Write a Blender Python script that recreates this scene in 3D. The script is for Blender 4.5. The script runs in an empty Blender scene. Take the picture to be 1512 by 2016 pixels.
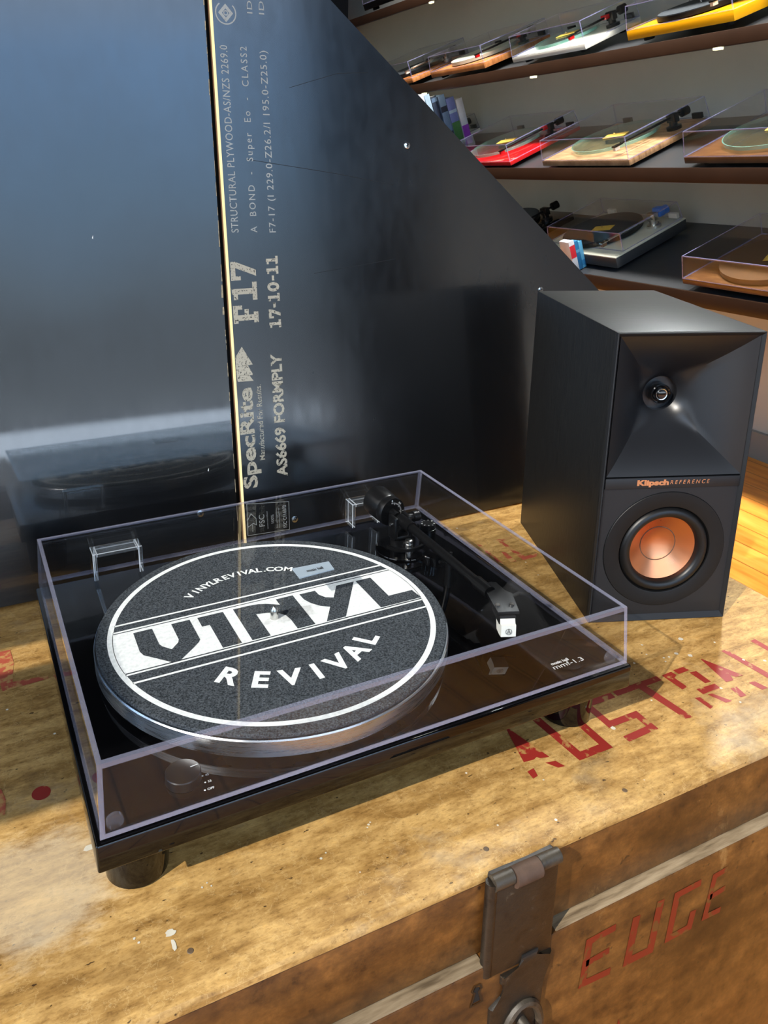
import bpy, bmesh, math, random
from mathutils import Vector, Matrix

# ------------------------------------------------------------------ camera, light, exposure
S = bpy.context.scene
COL = S.collection
random.seed(7)

cam_d = bpy.data.cameras.new('camera')
cam = bpy.data.objects.new('camera', cam_d)
COL.objects.link(cam)
cam.location = (-0.25680, -0.42692, 0.47713)
cam.rotation_euler = (1.284140, -0.009686, -0.453660)
cam_d.sensor_fit = 'AUTO'
cam_d.sensor_width = 36.0
cam_d.lens = 1611.35 / 2016 * 36.0
cam_d.shift_x = 65.845 / 2016
cam_d.shift_y = -234.737 / 2016
cam_d.clip_start = 0.02
S.camera = cam

S.view_settings.view_transform = 'Standard'
S.view_settings.look = 'None'
S.view_settings.gamma = 1.0
S.view_settings.use_curve_mapping = False
S.view_settings.exposure = 0.0
S.cycles.transparent_max_bounces = 40
S.cycles.max_bounces = 10
S.cycles.glossy_bounces = 6
S.cycles.diffuse_bounces = 4
S.cycles.sample_clamp_indirect = 6.0

SUN_DIR = Vector((0.92 * math.cos(math.radians(35.5)), 0.39 * math.cos(math.radians(35.5)), -math.sin(math.radians(35.5))))
sun_d = bpy.data.lights.new('sun', 'SUN')
sun_d.energy = 5.2
sun_d.angle = math.radians(0.53)
sun_d.color = (1.0, 0.93, 0.82)
sun = bpy.data.objects.new('sun', sun_d)
COL.objects.link(sun)
sun.rotation_euler = SUN_DIR.to_track_quat('-Z', 'Y').to_euler()
sun.location = (-3, -1.5, 2)

def area(name, loc, target, size, power, color=(1, 0.96, 0.89), spread=110):
    d = bpy.data.lights.new(name, 'AREA')
    d.shape = 'DISK'
    d.size = size
    d.energy = power
    d.color = color
    d.spread = math.radians(spread)
    o = bpy.data.objects.new(name, d)
    COL.objects.link(o)
    o.location = loc
    o.rotation_euler = (Vector(target) - Vector(loc)).to_track_quat('-Z', 'Y').to_euler()
    return o

area('ceiling_lamp_light', (1.25, 1.55, 2.2), (1.95, 1.7, 0.5), 0.25, 34)
area('ceiling_lamp_light', (1.25, 2.7, 2.2), (1.95, 2.7, 0.6), 0.25, 34)
area('ceiling_lamp_light', (1.15, 0.6, 2.2), (1.8, 0.9, 0.3), 0.25, 28)
area('ceiling_lamp_light', (1.9, 1.25, 2.35), (0.45, 0.1, 0.0), 0.14, 9, color=(.95, 1, 1), spread=70)

def world():
    w = bpy.data.worlds.new('sky')
    S.world = w
    w.use_nodes = True
    nt = w.node_tree
    nt.nodes.clear()
    out = nt.nodes.new('ShaderNodeOutputWorld')
    bg = nt.nodes.new('ShaderNodeBackground')
    tc = nt.nodes.new('ShaderNodeTexCoord')
    sep = nt.nodes.new('ShaderNodeSeparateXYZ')
    ramp = nt.nodes.new('ShaderNodeValToRGB')
    nz = nt.nodes.new('ShaderNodeTexNoise')
    nz.inputs['Scale'].default_value = 7.0
    nz.inputs['Detail'].default_value = 5.0
    ma = nt.nodes.new('ShaderNodeMath'); ma.operation = 'MULTIPLY_ADD'      # z + (noise-.5)*.1
    ma.inputs[1].default_value = 0.10
    gate = nt.nodes.new('ShaderNodeMapRange'); gate.inputs['From Min'].default_value = -.06; gate.inputs['From Max'].default_value = .0
    sub = nt.nodes.new('ShaderNodeMath'); sub.operation = 'SUBTRACT'; sub.inputs[1].default_value = .5
    mg = nt.nodes.new('ShaderNodeMath'); mg.operation = 'MULTIPLY'
    mr = nt.nodes.new('ShaderNodeMapRange')
    mr.inputs['From Min'].default_value = -0.25
    mr.inputs['From Max'].default_value = 0.75
    L = nt.links.new
    L(tc.outputs['Generated'], sep.inputs[0])
    L(tc.outputs['Generated'], nz.inputs['Vector'])
    L(nz.outputs['Fac'], sub.inputs[0]); L(sep.outputs['Z'], gate.inputs['Value']); L(sub.outputs[0], mg.inputs[0]); L(gate.outputs[0], mg.inputs[1])
    L(mg.outputs[0], ma.inputs[0])
    L(sep.outputs['Z'], ma.inputs[2])
    L(ma.outputs[0], mr.inputs['Value'])
    L(mr.outputs[0], ramp.inputs['Fac'])
    cr = ramp.color_ramp
    k = 12.0   # ramp colours are stored divided by k
    stops = [(-0.25, (.5, .5, .5)), (-0.125, (.9, .98, 1.05)), (-0.121, (7.5, 9, 10.8)), (-0.099, (7.5, 9, 10.8)), (-0.095, (.75, .88, 1.0)),
             (0.02, (.95, 1.15, 1.35)), (0.06, (1.2, 1.6, 2.0)), (0.16, (1.3, 2.1, 3.1)), (0.30, (1.5, 2.7, 4.6)), (0.44, (2.9, 3.3, 3.8)), (0.75, (3.1, 3.2, 3.4))]
    while len(cr.elements) < len(stops):
        cr.elements.new(0.5)
    for e, (z, c) in zip(cr.elements, stops):
        e.position = (z + 0.25)
        e.color = (c[0] / k, c[1] / k, c[2] / k, 1)
    # tall dark trees to one side of the street
    def mrange(src, a, b2):
        q = nt.nodes.new('ShaderNodeMapRange'); q.interpolation_type = 'SMOOTHSTEP'
        q.inputs['From Min'].default_value = a; q.inputs['From Max'].default_value = b2
        L(src, q.inputs['Value'])
        return q.outputs[0]
    def math_(op, a, b2):
        q = nt.nodes.new('ShaderNodeMath'); q.operation = op
        for sock, v in ((q.inputs[0], a), (q.inputs[1], b2)):
            if hasattr(v, 'node'): L(v, sock)
            else: sock.default_value = v
        return q.outputs[0]
    side = mrange(sep.outputs['X'], .27, .50)
    high = mrange(ma.outputs[0], .06, .36)
    front = mrange(sep.outputs['Y'], 0.0, -.3)
    low = mrange(ma.outputs[0], -.30, -.05)
    t1 = math_('MULTIPLY', math_('MULTIPLY', side, math_('SUBTRACT', 1.0, high)), math_('MULTIPLY', front, low))
    fac = math_('SUBTRACT', 1.0, math_('MULTIPLY', t1, .80))
    mxw = nt.nodes.new('ShaderNodeMix'); mxw.data_type = 'RGBA'; mxw.blend_type = 'MULTIPLY'
    mxw.inputs[0].default_value = 1.0
    L(ramp.outputs['Color'], mxw.inputs[6]); L(fac, mxw.inputs[7])
    L(mxw.outputs[2], bg.inputs['Color'])
    bg.inputs['Strength'].default_value = k
    L(bg.outputs[0], out.inputs['Surface'])
world()

# ------------------------------------------------------------------ helpers
def lin(r, g, b):
    f = lambda c: (c / 255 / 12.92) if c <= 10 else ((c / 255 + 0.055) / 1.055) ** 2.4
    return (f(r), f(g), f(b), 1.0)

def new_mat(name):
    m = bpy.data.materials.new(name)
    m.use_nodes = True
    nt = m.node_tree
    b = nt.nodes['Principled BSDF']
    return m, nt, b

def noise(nt, scale, detail=4, stretch=None, coord='Object', rough=.55):
    tc = nt.nodes.new('ShaderNodeTexCoord')
    mp = nt.nodes.new('ShaderNodeMapping')
    if stretch:
        mp.inputs['Scale'].default_value = stretch
    n = nt.nodes.new('ShaderNodeTexNoise')
    n.inputs['Scale'].default_value = scale
    n.inputs['Detail'].default_value = detail
    n.inputs['Roughness'].default_value = rough
    nt.links.new(tc.outputs[coord], mp.inputs[0])
    nt.links.new(mp.outputs[0], n.inputs['Vector'])
    return n

def ramp(nt, src, stops):
    r = nt.nodes.new('ShaderNodeValToRGB')
    cr = r.color_ramp
    while len(cr.elements) < len(stops):
        cr.elements.new(0.5)
    for e, (p, c) in zip(cr.elements, stops):
        e.position = p
        e.color = c if len(c) == 4 else (*c, 1)
    nt.links.new(src, r.inputs['Fac'])
    return r

def mix(nt, fac, a, b, mode='MIX'):
    m = nt.nodes.new('ShaderNodeMix')
    m.data_type = 'RGBA'
    m.blend_type = mode
    for sock, v in ((m.inputs[0], fac), (m.inputs[6], a), (m.inputs[7], b)):
        if hasattr(v, 'node'):
            nt.links.new(v, sock)
        else:
            sock.default_value = v
    return m.outputs[2]

def bump(nt, b, src, strength=.2, dist=.001):
    bp = nt.nodes.new('ShaderNodeBump')
    bp.inputs['Strength'].default_value = strength
    bp.inputs['Distance'].default_value = dist
    nt.links.new(src, bp.inputs['Height'])
    nt.links.new(bp.outputs[0], b.inputs['Normal'])

def simple(name, rgb, rough=.5, metal=0, spec=.5, var=None, bmp=None, coat=0):
    """var = (noise scale, dark factor)   bmp = (scale, strength)"""
    m, nt, b = new_mat(name)
    c = lin(*rgb)
    b.inputs['Base Color'].default_value = c
    b.inputs['Roughness'].default_value = rough
    b.inputs['Metallic'].default_value = metal
    b.inputs['Specular IOR Level'].default_value = spec
    if coat:
        b.inputs['Coat Weight'].default_value = coat
        b.inputs['Coat Roughness'].default_value = .03
    if var:
        n = noise(nt, var[0])
        d = tuple(v * var[1] for v in c[:3])
        r = ramp(nt, n.outputs['Fac'], [(.35, d), (.65, c)])
        nt.links.new(r.outputs['Color'], b.inputs['Base Color'])
    if bmp:
        n2 = noise(nt, bmp[0], 3)
        bump(nt, b, n2.outputs['Fac'], bmp[1])
    return m

def emit(name, rgb, strength):
    m, nt, b = new_mat(name)
    b.inputs['Base Color'].default_value = lin(*rgb)
    b.inputs['Emission Color'].default_value = lin(*rgb)
    b.inputs['Emission Strength'].default_value = strength
    return m

def acrylic(name, tint=(0.97, 0.975, 0.98), refl=1.0, rough=0.0, milk=0.0, milk_rgb=(200, 200, 215)):
    """thin clear plastic: what is not mirrored passes straight through"""
    m = bpy.data.materials.new(name)
    m.use_nodes = True
    nt = m.node_tree
    nt.nodes.clear()
    out = nt.nodes.new('ShaderNodeOutputMaterial')
    tr = nt.nodes.new('ShaderNodeBsdfTransparent')
    tr.inputs['Color'].default_value = (*tint, 1)
    gl = nt.nodes.new('ShaderNodeBsdfGlossy')
    gl.inputs['Roughness'].default_value = rough
    gl.inputs['Color'].default_value = (1, 1, 1, 1)
    lw = nt.nodes.new('ShaderNodeLayerWeight')
    lw.inputs['Blend'].default_value = .5
    pw = nt.nodes.new('ShaderNodeMath'); pw.operation = 'POWER'; pw.inputs[1].default_value = 5
    ml = nt.nodes.new('ShaderNodeMath'); ml.operation = 'MULTIPLY_ADD'
    ml.inputs[1].default_value = .96 * refl; ml.inputs[2].default_value = .04 * refl
    mx = nt.nodes.new('ShaderNodeMixShader')
    L = nt.links.new
    L(lw.outputs['Facing'], pw.inputs[0]); L(pw.outputs[0], ml.inputs[0]); L(ml.outputs[0], mx.inputs[0])
    if milk:
        pr = nt.nodes.new('ShaderNodeBsdfPrincipled')
        pr.inputs['Base Color'].default_value = lin(*milk_rgb)
        pr.inputs['Roughness'].default_value = .25
        m2 = nt.nodes.new('ShaderNodeMixShader'); m2.inputs[0].default_value = milk
        L(tr.outputs[0], m2.inputs[1]); L(pr.outputs[0], m2.inputs[2]); L(m2.outputs[0], mx.inputs[1])
    else:
        L(tr.outputs[0], mx.inputs[1])
    L(gl.outputs[0], mx.inputs[2]); L(mx.outputs[0], out.inputs['Surface'])
    return m

def add_box(bm, lo, hi, bev=0, seg=2, mi=0, M=None, bmi=None):
    v = [bm.verts.new((x, y, z)) for x in (lo[0], hi[0]) for y in (lo[1], hi[1]) for z in (lo[2], hi[2])]
    idx = [(0, 1, 3, 2), (4, 6, 7, 5), (0, 4, 5, 1), (2, 3, 7, 6), (0, 2, 6, 4), (1, 5, 7, 3)]
    fs = [bm.faces.new([v[i] for i in f]) for f in idx]
    for f in fs:
        f.material_index = mi
    if bev:
        es = list({e for f in fs for e in f.edges})
        r = bmesh.ops.bevel(bm, geom=es, offset=bev, segments=seg, affect='EDGES', profile=.5)
        vs = {w for f in r['faces'] for w in f.verts}
        for f in r['faces']:
            f.material_index = mi if bmi is None else bmi
    if M is not None:
        allv = set(v) if not bev else set()
        if bev:
            allv = {w for w in bm.verts if w.tag is False and w.is_valid}
        bmesh.ops.transform(bm, matrix=M, verts=[w for w in allv if w.is_valid])
    return fs

def add_prism(bm, poly, z0, z1, M=None, mi=0, bev=0):
    a = [bm.verts.new((x, y, z0)) for x, y in poly]
    b = [bm.verts.new((x, y, z1)) for x, y in poly]
    n = len(poly)
    fs = [bm.faces.new(a[::-1]), bm.faces.new(b)]
    for i in range(n):
        fs.append(bm.faces.new([a[i], a[(i + 1) % n], b[(i + 1) % n], b[i]]))
    for f in fs:
        f.material_index = mi
    if bev:
        es = [e for e in fs[1].edges]
        bmesh.ops.bevel(bm, geom=es, offset=bev, segments=2, affect='EDGES', profile=.5)
    if M is not None:
        bmesh.ops.transform(bm, matrix=M, verts=[w for w in bm.verts if w in set(a + b)] if not bev else bm.verts)
    return fs

def add_tube(bm, pts, rad, seg=16, cap=True, mi=0):
    """swept round tube; rad a number or one per point"""
    pts = [Vector(p) for p in pts]
    rr = rad if isinstance(rad, (list, tuple)) else [rad] * len(pts)
    rings = []
    up = None
    for i, p in enumerate(pts):
        d = (pts[min(i + 1, len(pts) - 1)] - pts[max(i - 1, 0)])
        d.normalize()
        if up is None:
            up = Vector((0, 0, 1)) if abs(d.z) < .9 else Vector((1, 0, 0))
        a = d.cross(up).normalized()
        up2 = a.cross(d).normalized()
        rings.append([bm.verts.new(p + (a * math.cos(2 * math.pi * j / seg) + up2 * math.sin(2 * math.pi * j / seg)) * rr[i]) for j in range(seg)])
    for r0, r1 in zip(rings, rings[1:]):
        for j in range(seg):
            f = bm.faces.new([r0[j], r0[(j + 1) % seg], r1[(j + 1) % seg], r1[j]])
            f.material_index = mi
    if cap:
        for r in (rings[0][::-1], rings[-1]):
            f = bm.faces.new(r)
            f.material_index = mi

def add_lathe(bm, prof, seg=48, M=None, mi=0, c=(0, 0)):
    """profile of (radius, z) around z"""
    rings = []
    allv = []
    for r, z in prof:
        if r < 1e-6:
            rg = [bm.verts.new((c[0], c[1], z))]
        else:
            rg = [bm.verts.new((c[0] + r * math.cos(2 * math.pi * j / seg), c[1] + r * math.sin(2 * math.pi * j / seg), z)) for j in range(seg)]
        rings.append(rg)
        allv += rg
    for a, b in zip(rings, rings[1:]):
        for j in range(seg):
            k = (j + 1) % seg
            if len(a) == 1 and len(b) == 1:
                continue
            if len(a) == 1:
                f = bm.faces.new([a[0], b[k], b[j]])
            elif len(b) == 1:
                f = bm.faces.new([a[j], a[k], b[0]])
            else:
                f = bm.faces.new([a[j], a[k], b[k], b[j]])
            f.material_index = mi
    if M is not None:
        bmesh.ops.transform(bm, matrix=M, verts=allv)

def obj(name, bm, mats, parent=None, recalc=True, sharp=32):
    if recalc:
        bmesh.ops.recalc_face_normals(bm, faces=bm.faces)
    lim = math.radians(sharp)
    for f in bm.faces:
        f.smooth = True
    for e in bm.edges:
        if len(e.link_faces) != 2 or e.calc_face_angle(0) > lim:
            e.smooth = False
    me = bpy.data.meshes.new(name)
    bm.to_mesh(me)
    bm.free()
    for m in (mats if isinstance(mats, (list, tuple)) else [mats]):
        me.materials.append(m)
    o = bpy.data.objects.new(name, me)
    COL.objects.link(o)
    if parent is not None:
        o.parent = parent
    return o

def tag(o, label=None, cat=None, group=None, kind=None):
    if label: o['label'] = label
    if cat: o['category'] = cat
    if group: o['group'] = group
    if kind: o['kind'] = kind
    return o

def thing(name, label, cat, M=None, group=None):
    o = bpy.data.objects.new(name, None)
    COL.objects.link(o)
    o.empty_display_size = .05
    if M is not None:
        o.matrix_world = M
    return tag(o, label, cat, group)

def NB():
    return bmesh.new()

def frame(o, x, y, z):
    o, x, y, z = map(Vector, (o, x, y, z))
    return Matrix(((x.x, y.x, z.x, o.x), (x.y, y.y, z.y, o.y), (x.z, y.z, z.z, o.z), (0, 0, 0, 1)))

_tc = {}
def text2d(s, bold=0.0, space=1.0):
    key = (s, bold, space)
    if key in _tc:
        return _tc[key]
    cu = bpy.data.curves.new('t', 'FONT')
    cu.body = s
    cu.offset = bold
    cu.resolution_u = 3
    cu.space_character = space
    o = bpy.data.objects.new('t', cu)
    COL.objects.link(o)
    dg = bpy.context.evaluated_depsgraph_get()
    ev = o.evaluated_get(dg)
    me = ev.to_mesh()
    vs = [(v.co.x, v.co.y) for v in me.vertices]
    fs = [tuple(p.vertices) for p in me.polygons]
    ev.to_mesh_clear()
    bpy.data.objects.remove(o)
    bpy.data.curves.remove(cu)
    _tc[key] = (vs, fs)
    return _tc[key]

def cap_h(bold):
    vs, _ = text2d('H', bold)
    return max(v[1] for v in vs)

def add_text(bm, s, M, width=None, height=1.0, bold=0.0, shear=0.0, space=1.0, center=False, z=0.0002, mi=0):
    """baseline on local x, cap height = height"""
    vs, fs = text2d(s, bold, space)
    if not vs:
        return
    x0 = min(v[0] for v in vs); x1 = max(v[0] for v in vs)
    ky = height / cap_h(bold)
    kx = ky if width is None else width / (x1 - x0)
    off = (x0 + x1) / 2 if center else x0
    nv = [bm.verts.new(M @ Vector(((x - off) * kx + shear * y * ky, y * ky, z))) for x, y in vs]
    for f in fs:
        try:
            g = bm.faces.new([nv[i] for i in f])
            g.material_index = mi
        except ValueError:
            pass

def add_poly(bm, pts, M, z=0.0002, mi=0):
    f = bm.faces.new([bm.verts.new(M @ Vector((x, y, z))) for x, y in pts])
    f.material_index = mi
    return f

def add_stroke(bm, pts, w, M, z=0.0002, closed=False, mi=0):
    """flat brush stroke along a polyline, mitred"""
    P = [Vector(p) for p in pts]
    n = len(P)
    L, R = [], []
    for i in range(n):
        a = P[(i - 1) % n] if (closed or i > 0) else None
        b = P[(i + 1) % n] if (closed or i < n - 1) else None
        d1 = (P[i] - a).normalized() if a is not None else None
        d2 = (b - P[i]).normalized() if b is not None else None
        if d1 is None: d1 = d2
        if d2 is None: d2 = d1
        t = (d1 + d2)
        t = t.normalized() if t.length > 1e-6 else d1
        nrm = Vector((-t.y, t.x))
        k = 1 / max(.45, nrm.dot(Vector((-d1.y, d1.x))))
        L.append(P[i] + nrm * w / 2 * k)
        R.append(P[i] - nrm * w / 2 * k)
    vl = [bm.verts.new(M @ Vector((p.x, p.y, z))) for p in L]
    vr = [bm.verts.new(M @ Vector((p.x, p.y, z))) for p in R]
    for i in range(n if closed else n - 1):
        j = (i + 1) % n
        f = bm.faces.new([vr[i], vr[j], vl[j], vl[i]])
        f.material_index = mi

def arc(cx, cy, r, a0, a1, n):
    return [(cx + r * math.cos(math.radians(a0 + (a1 - a0) * i / n)), cy + r * math.sin(math.radians(a0 + (a1 - a0) * i / n))) for i in range(n + 1)]

I4 = Matrix.Identity(4)

# ------------------------------------------------------------------ materials
def wood_top():
    m, nt, b = new_mat('weathered_pine')
    g = noise(nt, 10, 10, (1.0, 5, 5), rough=.70)
    mid = noise(nt, 42, 9, (1, 1.9, 1.9), rough=.72)
    big = noise(nt, 6.5, 6, (1, 2.4, 2.4), rough=.6)
    base = ramp(nt, g.outputs['Fac'], [(.28, lin(132, 98, 52)), (.44, lin(174, 136, 78)), (.56, lin(204, 166, 104)), (.72, lin(184, 144, 84))])
    mot = ramp(nt, mid.outputs['Fac'], [(.30, (.44, .39, .33)), (.43, (.78, .74, .68)), (.56, (1.0, 1.0, 1.0)), (.70, (1.2, 1.18, 1.12))])
    c = mix(nt, 1.0, base.outputs['Color'], mot.outputs['Color'], 'MULTIPLY')
    blot = ramp(nt, big.outputs['Fac'], [(.26, (.55, .52, .49)), (.42, (.88, .86, .83)), (.56, (1, 1, 1)), (.75, (1.0, .97, .90))])
    c = mix(nt, 1.0, c, blot.outputs['Color'], 'MULTIPLY')
    fine = noise(nt, 190, 5, (1, 2.2, 1), rough=.7)
    fr = ramp(nt, fine.outputs['Fac'], [(.30, (.50, .44, .36)), (.46, (.95, .94, .92)), (.7, (1.08, 1.08, 1.06))])
    c = mix(nt, .85, c, fr.outputs['Color'], 'MULTIPLY')
    # dark pits
    p = noise(nt, 120, 2, (1, 1.8, 1))
    pr = ramp(nt, p.outputs['Fac'], [(.70, (0, 0, 0)), (.74, (.9, .9, .9))])
    c = mix(nt, pr.outputs['Color'], c, lin(52, 32, 16))
    # grey-white rubbed patches
    w = noise(nt, 4.6, 8, (1, 1.3, 1), rough=.7)
    wr = ramp(nt, w.outputs['Fac'], [(.57, (0, 0, 0)), (.72, (.5, .5, .5))])
    c = mix(nt, wr.outputs['Color'], c, lin(190, 176, 150))
    # grey grime
    gr = noise(nt, 9, 6, (1, 1.2, 1), rough=.65)
    gg = ramp(nt, gr.outputs['Fac'], [(.60, (0, 0, 0)), (.74, (.5, .5, .5))])
    c = mix(nt, gg.outputs['Color'], c, lin(84, 70, 54))
    # thin pale scratches
    sc = noise(nt, 34, 7, (1, 1, 1), rough=.6)
    sr = ramp(nt, sc.outputs['Fac'], [(.492, (0, 0, 0)), (.500, (.28, .28, .28)), (.508, (0, 0, 0))])
    c = mix(nt, sr.outputs['Color'], c, lin(226, 196, 138))
    # white paint specks
    tc = nt.nodes.new('ShaderNodeTexCoord')
    # rubbed whitish stain at the left front corner
    vd = nt.nodes.new('ShaderNodeVectorMath'); vd.operation = 'DISTANCE'
    vd.inputs[1].default_value = (-.252, .052, 0)
    nt.links.new(tc.outputs['Object'], vd.inputs[0])
    md = nt.nodes.new('ShaderNodeMath'); md.operation = 'MULTIPLY_ADD'; md.inputs[1].default_value = -.075
    nt.links.new(mid.outputs['Fac'], md.inputs[0]); nt.links.new(vd.outputs['Value'], md.inputs[2])
    st = ramp(nt, md.outputs[0], [(0.0, (.42, .42, .42)), (.02, (0, 0, 0))])
    c = mix(nt, st.outputs['Color'], c, lin(206, 194, 170))
    vo = nt.nodes.new('ShaderNodeTexVoronoi')
    vo.inputs['Scale'].default_value = 42
    nt.links.new(tc.outputs['Object'], vo.inputs['Vector'])
    vr = ramp(nt, vo.outputs['Distance'], [(.035, (1, 1, 1)), (.055, (0, 0, 0))])
    gate = ramp(nt, vo.outputs['Color'], [(.62, (0, 0, 0)), (.66, (1, 1, 1))])
    f = mix(nt, 1, vr.outputs['Color'], gate.outputs['Color'], 'MULTIPLY')
    c = mix(nt, f, c, lin(225, 220, 205))
    nt.links.new(c, b.inputs['Base Color'])
    b.inputs['Roughness'].default_value = .5
    b.inputs['Specular IOR Level'].default_value = .3
    bump(nt, b, mid.outputs['Fac'], .25, .0008)
    return m

def wood_front():
    m, nt, b = new_mat('varnished_pine')
    g = noise(nt, 13, 10, (1.0, 4, 2.6), rough=.68)
    mid = noise(nt, 46, 9, (1, 1.2, 1.0), rough=.72)
    big = noise(nt, 7, 7, (1, 1.5, 1.3), rough=.62)
    base = ramp(nt, g.outputs['Fac'], [(.28, lin(66, 42, 16)), (.45, lin(96, 62, 26)), (.58, lin(114, 77, 36)), (.75, lin(88, 56, 24))])
    mot = ramp(nt, mid.outputs['Fac'], [(.32, (.30, .27, .24)), (.43, (.70, .67, .63)), (.55, (1.0, .98, .95)), (.68, (1.45, 1.42, 1.36))])
    c = mix(nt, 1.0, base.outputs['Color'], mot.outputs['Color'], 'MULTIPLY')
    blot = ramp(nt, big.outputs['Fac'], [(.30, (.34, .31, .28)), (.44, (.82, .79, .76)), (.56, (1.05, 1.02, 1.0)), (.72, (1.2, 1.18, 1.14))])
    c = mix(nt, 1.0, c, blot.outputs['Color'], 'MULTIPLY')
    p = noise(nt, 85, 3)
    pr = ramp(nt, p.outputs['Fac'], [(.67, (0, 0, 0)), (.74, (.8, .8, .8))])
    c = mix(nt, pr.outputs['Color'], c, lin(36, 20, 8))
    # pale rubbed marks
    s = noise(nt, 17, 10, (1, 1, .6), rough=.75)
    sr = ramp(nt, s.outputs['Fac'], [(.62, (0, 0, 0)), (.70, (.4, .4, .4))])
    c = mix(nt, sr.outputs['Color'], c, lin(190, 150, 92))
    nt.links.new(c, b.inputs['Base Color'])
    b.inputs['Roughness'].default_value = .42
    bump(nt, b, mid.outputs['Fac'], .22, .0006)
    return m

def worn_paint(name, rgb, under, thr=.60, scale=70, rough=.5):
    m, nt, b = new_mat(name)
    n = noise(nt, scale, 6)
    r = ramp(nt, n.outputs['Fac'], [(thr - .03, lin(*rgb)), (thr + .03, lin(*under))])
    n2 = noise(nt, 12, 4)
    r2 = ramp(nt, n2.outputs['Fac'], [(.3, (.8, .8, .8)), (.7, (1.0, 1.0, 1.0))])
    c = mix(nt, 1, r.outputs['Color'], r2.outputs['Color'], 'MULTIPLY')
    nt.links.new(c, b.inputs['Base Color'])
    b.inputs['Roughness'].default_value = rough
    return m

def film_ply(name, coat, coat_rough, spec, r0, r1):
    m, nt, b = new_mat(name)
    n = noise(nt, 5, 6, (1, 1, .5))
    n2 = noise(nt, 60, 4, (1.6, .5, 1))
    r = ramp(nt, n.outputs['Fac'], [(.35, (r0,) * 3), (.7, (r1,) * 3)])
    r2 = ramp(nt, n2.outputs['Fac'], [(.35, (0, 0, 0)), (.7, (.05, .05, .05))])
    c = mix(nt, 1.0, r.outputs['Color'], r2.outputs['Color'], 'ADD')
    nt.links.new(c, b.inputs['Roughness'])
    b.inputs['Base Color'].default_value = lin(13, 14, 16)
    b.inputs['Specular IOR Level'].default_value = spec
    n3 = noise(nt, 26, 5, (3.0, .6, 1))
    cr = ramp(nt, n3.outputs['Fac'], [(.35, (coat_rough * .7,) * 3), (.7, (coat_rough * 1.5,) * 3)])
    nt.links.new(cr.outputs['Color'], b.inputs['Coat Roughness'])
    sm = noise(nt, 3.2, 7, (1, 1, 1), rough=.65)
    cw_ = ramp(nt, sm.outputs['Fac'], [(.3, (coat * .75,) * 3), (.7, (min(1, coat * 1.25),) * 3)])
    nt.links.new(cw_.outputs['Color'], b.inputs['Coat Weight'])
    bump(nt, b, n2.outputs['Fac'], .06, .0004)
    return m

def ply_edge():
    m, nt, b = new_mat('raw_plywood_edge')
    tc = nt.nodes.new('ShaderNodeTexCoord')
    sp = nt.nodes.new('ShaderNodeSeparateXYZ')
    nt.links.new(tc.outputs['Object'], sp.inputs[0])
    # plies run through the thickness (local z of the panel)
    mr = nt.nodes.new('ShaderNodeMapRange')
    mr.inputs['From Min'].default_value = -.017
    mr.inputs['From Max'].default_value = 0
    nt.links.new(sp.outputs['Z'], mr.inputs['Value'])
    r = ramp(nt, mr.outputs[0], [(0, lin(96, 72, 54)), (.22, lin(130, 100, 76)), (.30, lin(84, 62, 48)), (.40, lin(235, 214, 160)), (.95, lin(240, 222, 168))])
    r.color_ramp.interpolation = 'CONSTANT'
    n = noise(nt, 40, 5, (3, .6, 3))
    r2 = ramp(nt, n.outputs['Fac'], [(.3, (.8, .76, .7)), (.6, (1, 1, 1))])
    c = mix(nt, 1, r.outputs['Color'], r2.outputs['Color'], 'MULTIPLY')
    nt.links.new(c, b.inputs['Base Color'])
    b.inputs['Roughness'].default_value = .7
    return m

def oak_black():
    m, nt, b = new_mat('black_ash_vinyl')
    n = noise(nt, 34, 6, (1.0, 14, 1.0))
    r = ramp(nt, n.outputs['Fac'], [(.35, lin(4, 4, 5)), (.65, lin(16, 16, 15))])
    nt.links.new(r.outputs['Color'], b.inputs['Base Color'])
    b.inputs['Roughness'].default_value = .46
    b.inputs['Specular IOR Level'].default_value = .5
    bump(nt, b, n.outputs['Fac'], .35, .0006)
    return m

def planks(name, cols, length_axis='Y', width=.09, rough=.3):
    m, nt, b = new_mat(name)
    st = (7, 1, 1) if length_axis == 'Y' else (1, 7, 1)
    n = noise(nt, 5, 7, st)
    r = ramp(nt, n.outputs['Fac'], [(.3, lin(*cols[0])), (.5, lin(*cols[1])), (.7, lin(*cols[2]))])
    tc = nt.nodes.new('ShaderNodeTexCoord')
    sp = nt.nodes.new('ShaderNodeSeparateXYZ')
    nt.links.new(tc.outputs['Object'], sp.inputs[0])
    md = nt.nodes.new('ShaderNodeMath'); md.operation = 'PINGPONG'; md.inputs[1].default_value = width / 2
    nt.links.new(sp.outputs['X' if length_axis == 'Y' else 'Y'], md.inputs[0])
    g = ramp(nt, md.outputs[0], [(.0, (.35, .3, .25)), (.0022, (1, 1, 1))])
    c = mix(nt, 1, r.outputs['Color'], g.outputs['Color'], 'MULTIPLY')
    nt.links.new(c, b.inputs['Base Color'])
    b.inputs['Roughness'].default_value = rough
    return m

def wood_grain(name, cols, rough=.4, stretch=(1, 8, 1), scale=10):
    m, nt, b = new_mat(name)
    n = noise(nt, scale, 7, stretch)
    r = ramp(nt, n.outputs['Fac'], [(.3, lin(*cols[0])), (.5, lin(*cols[1])), (.7, lin(*cols[2]))])
    nt.links.new(r.outputs['Color'], b.inputs['Base Color'])
    b.inputs['Roughness'].default_value = rough
    return m

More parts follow.
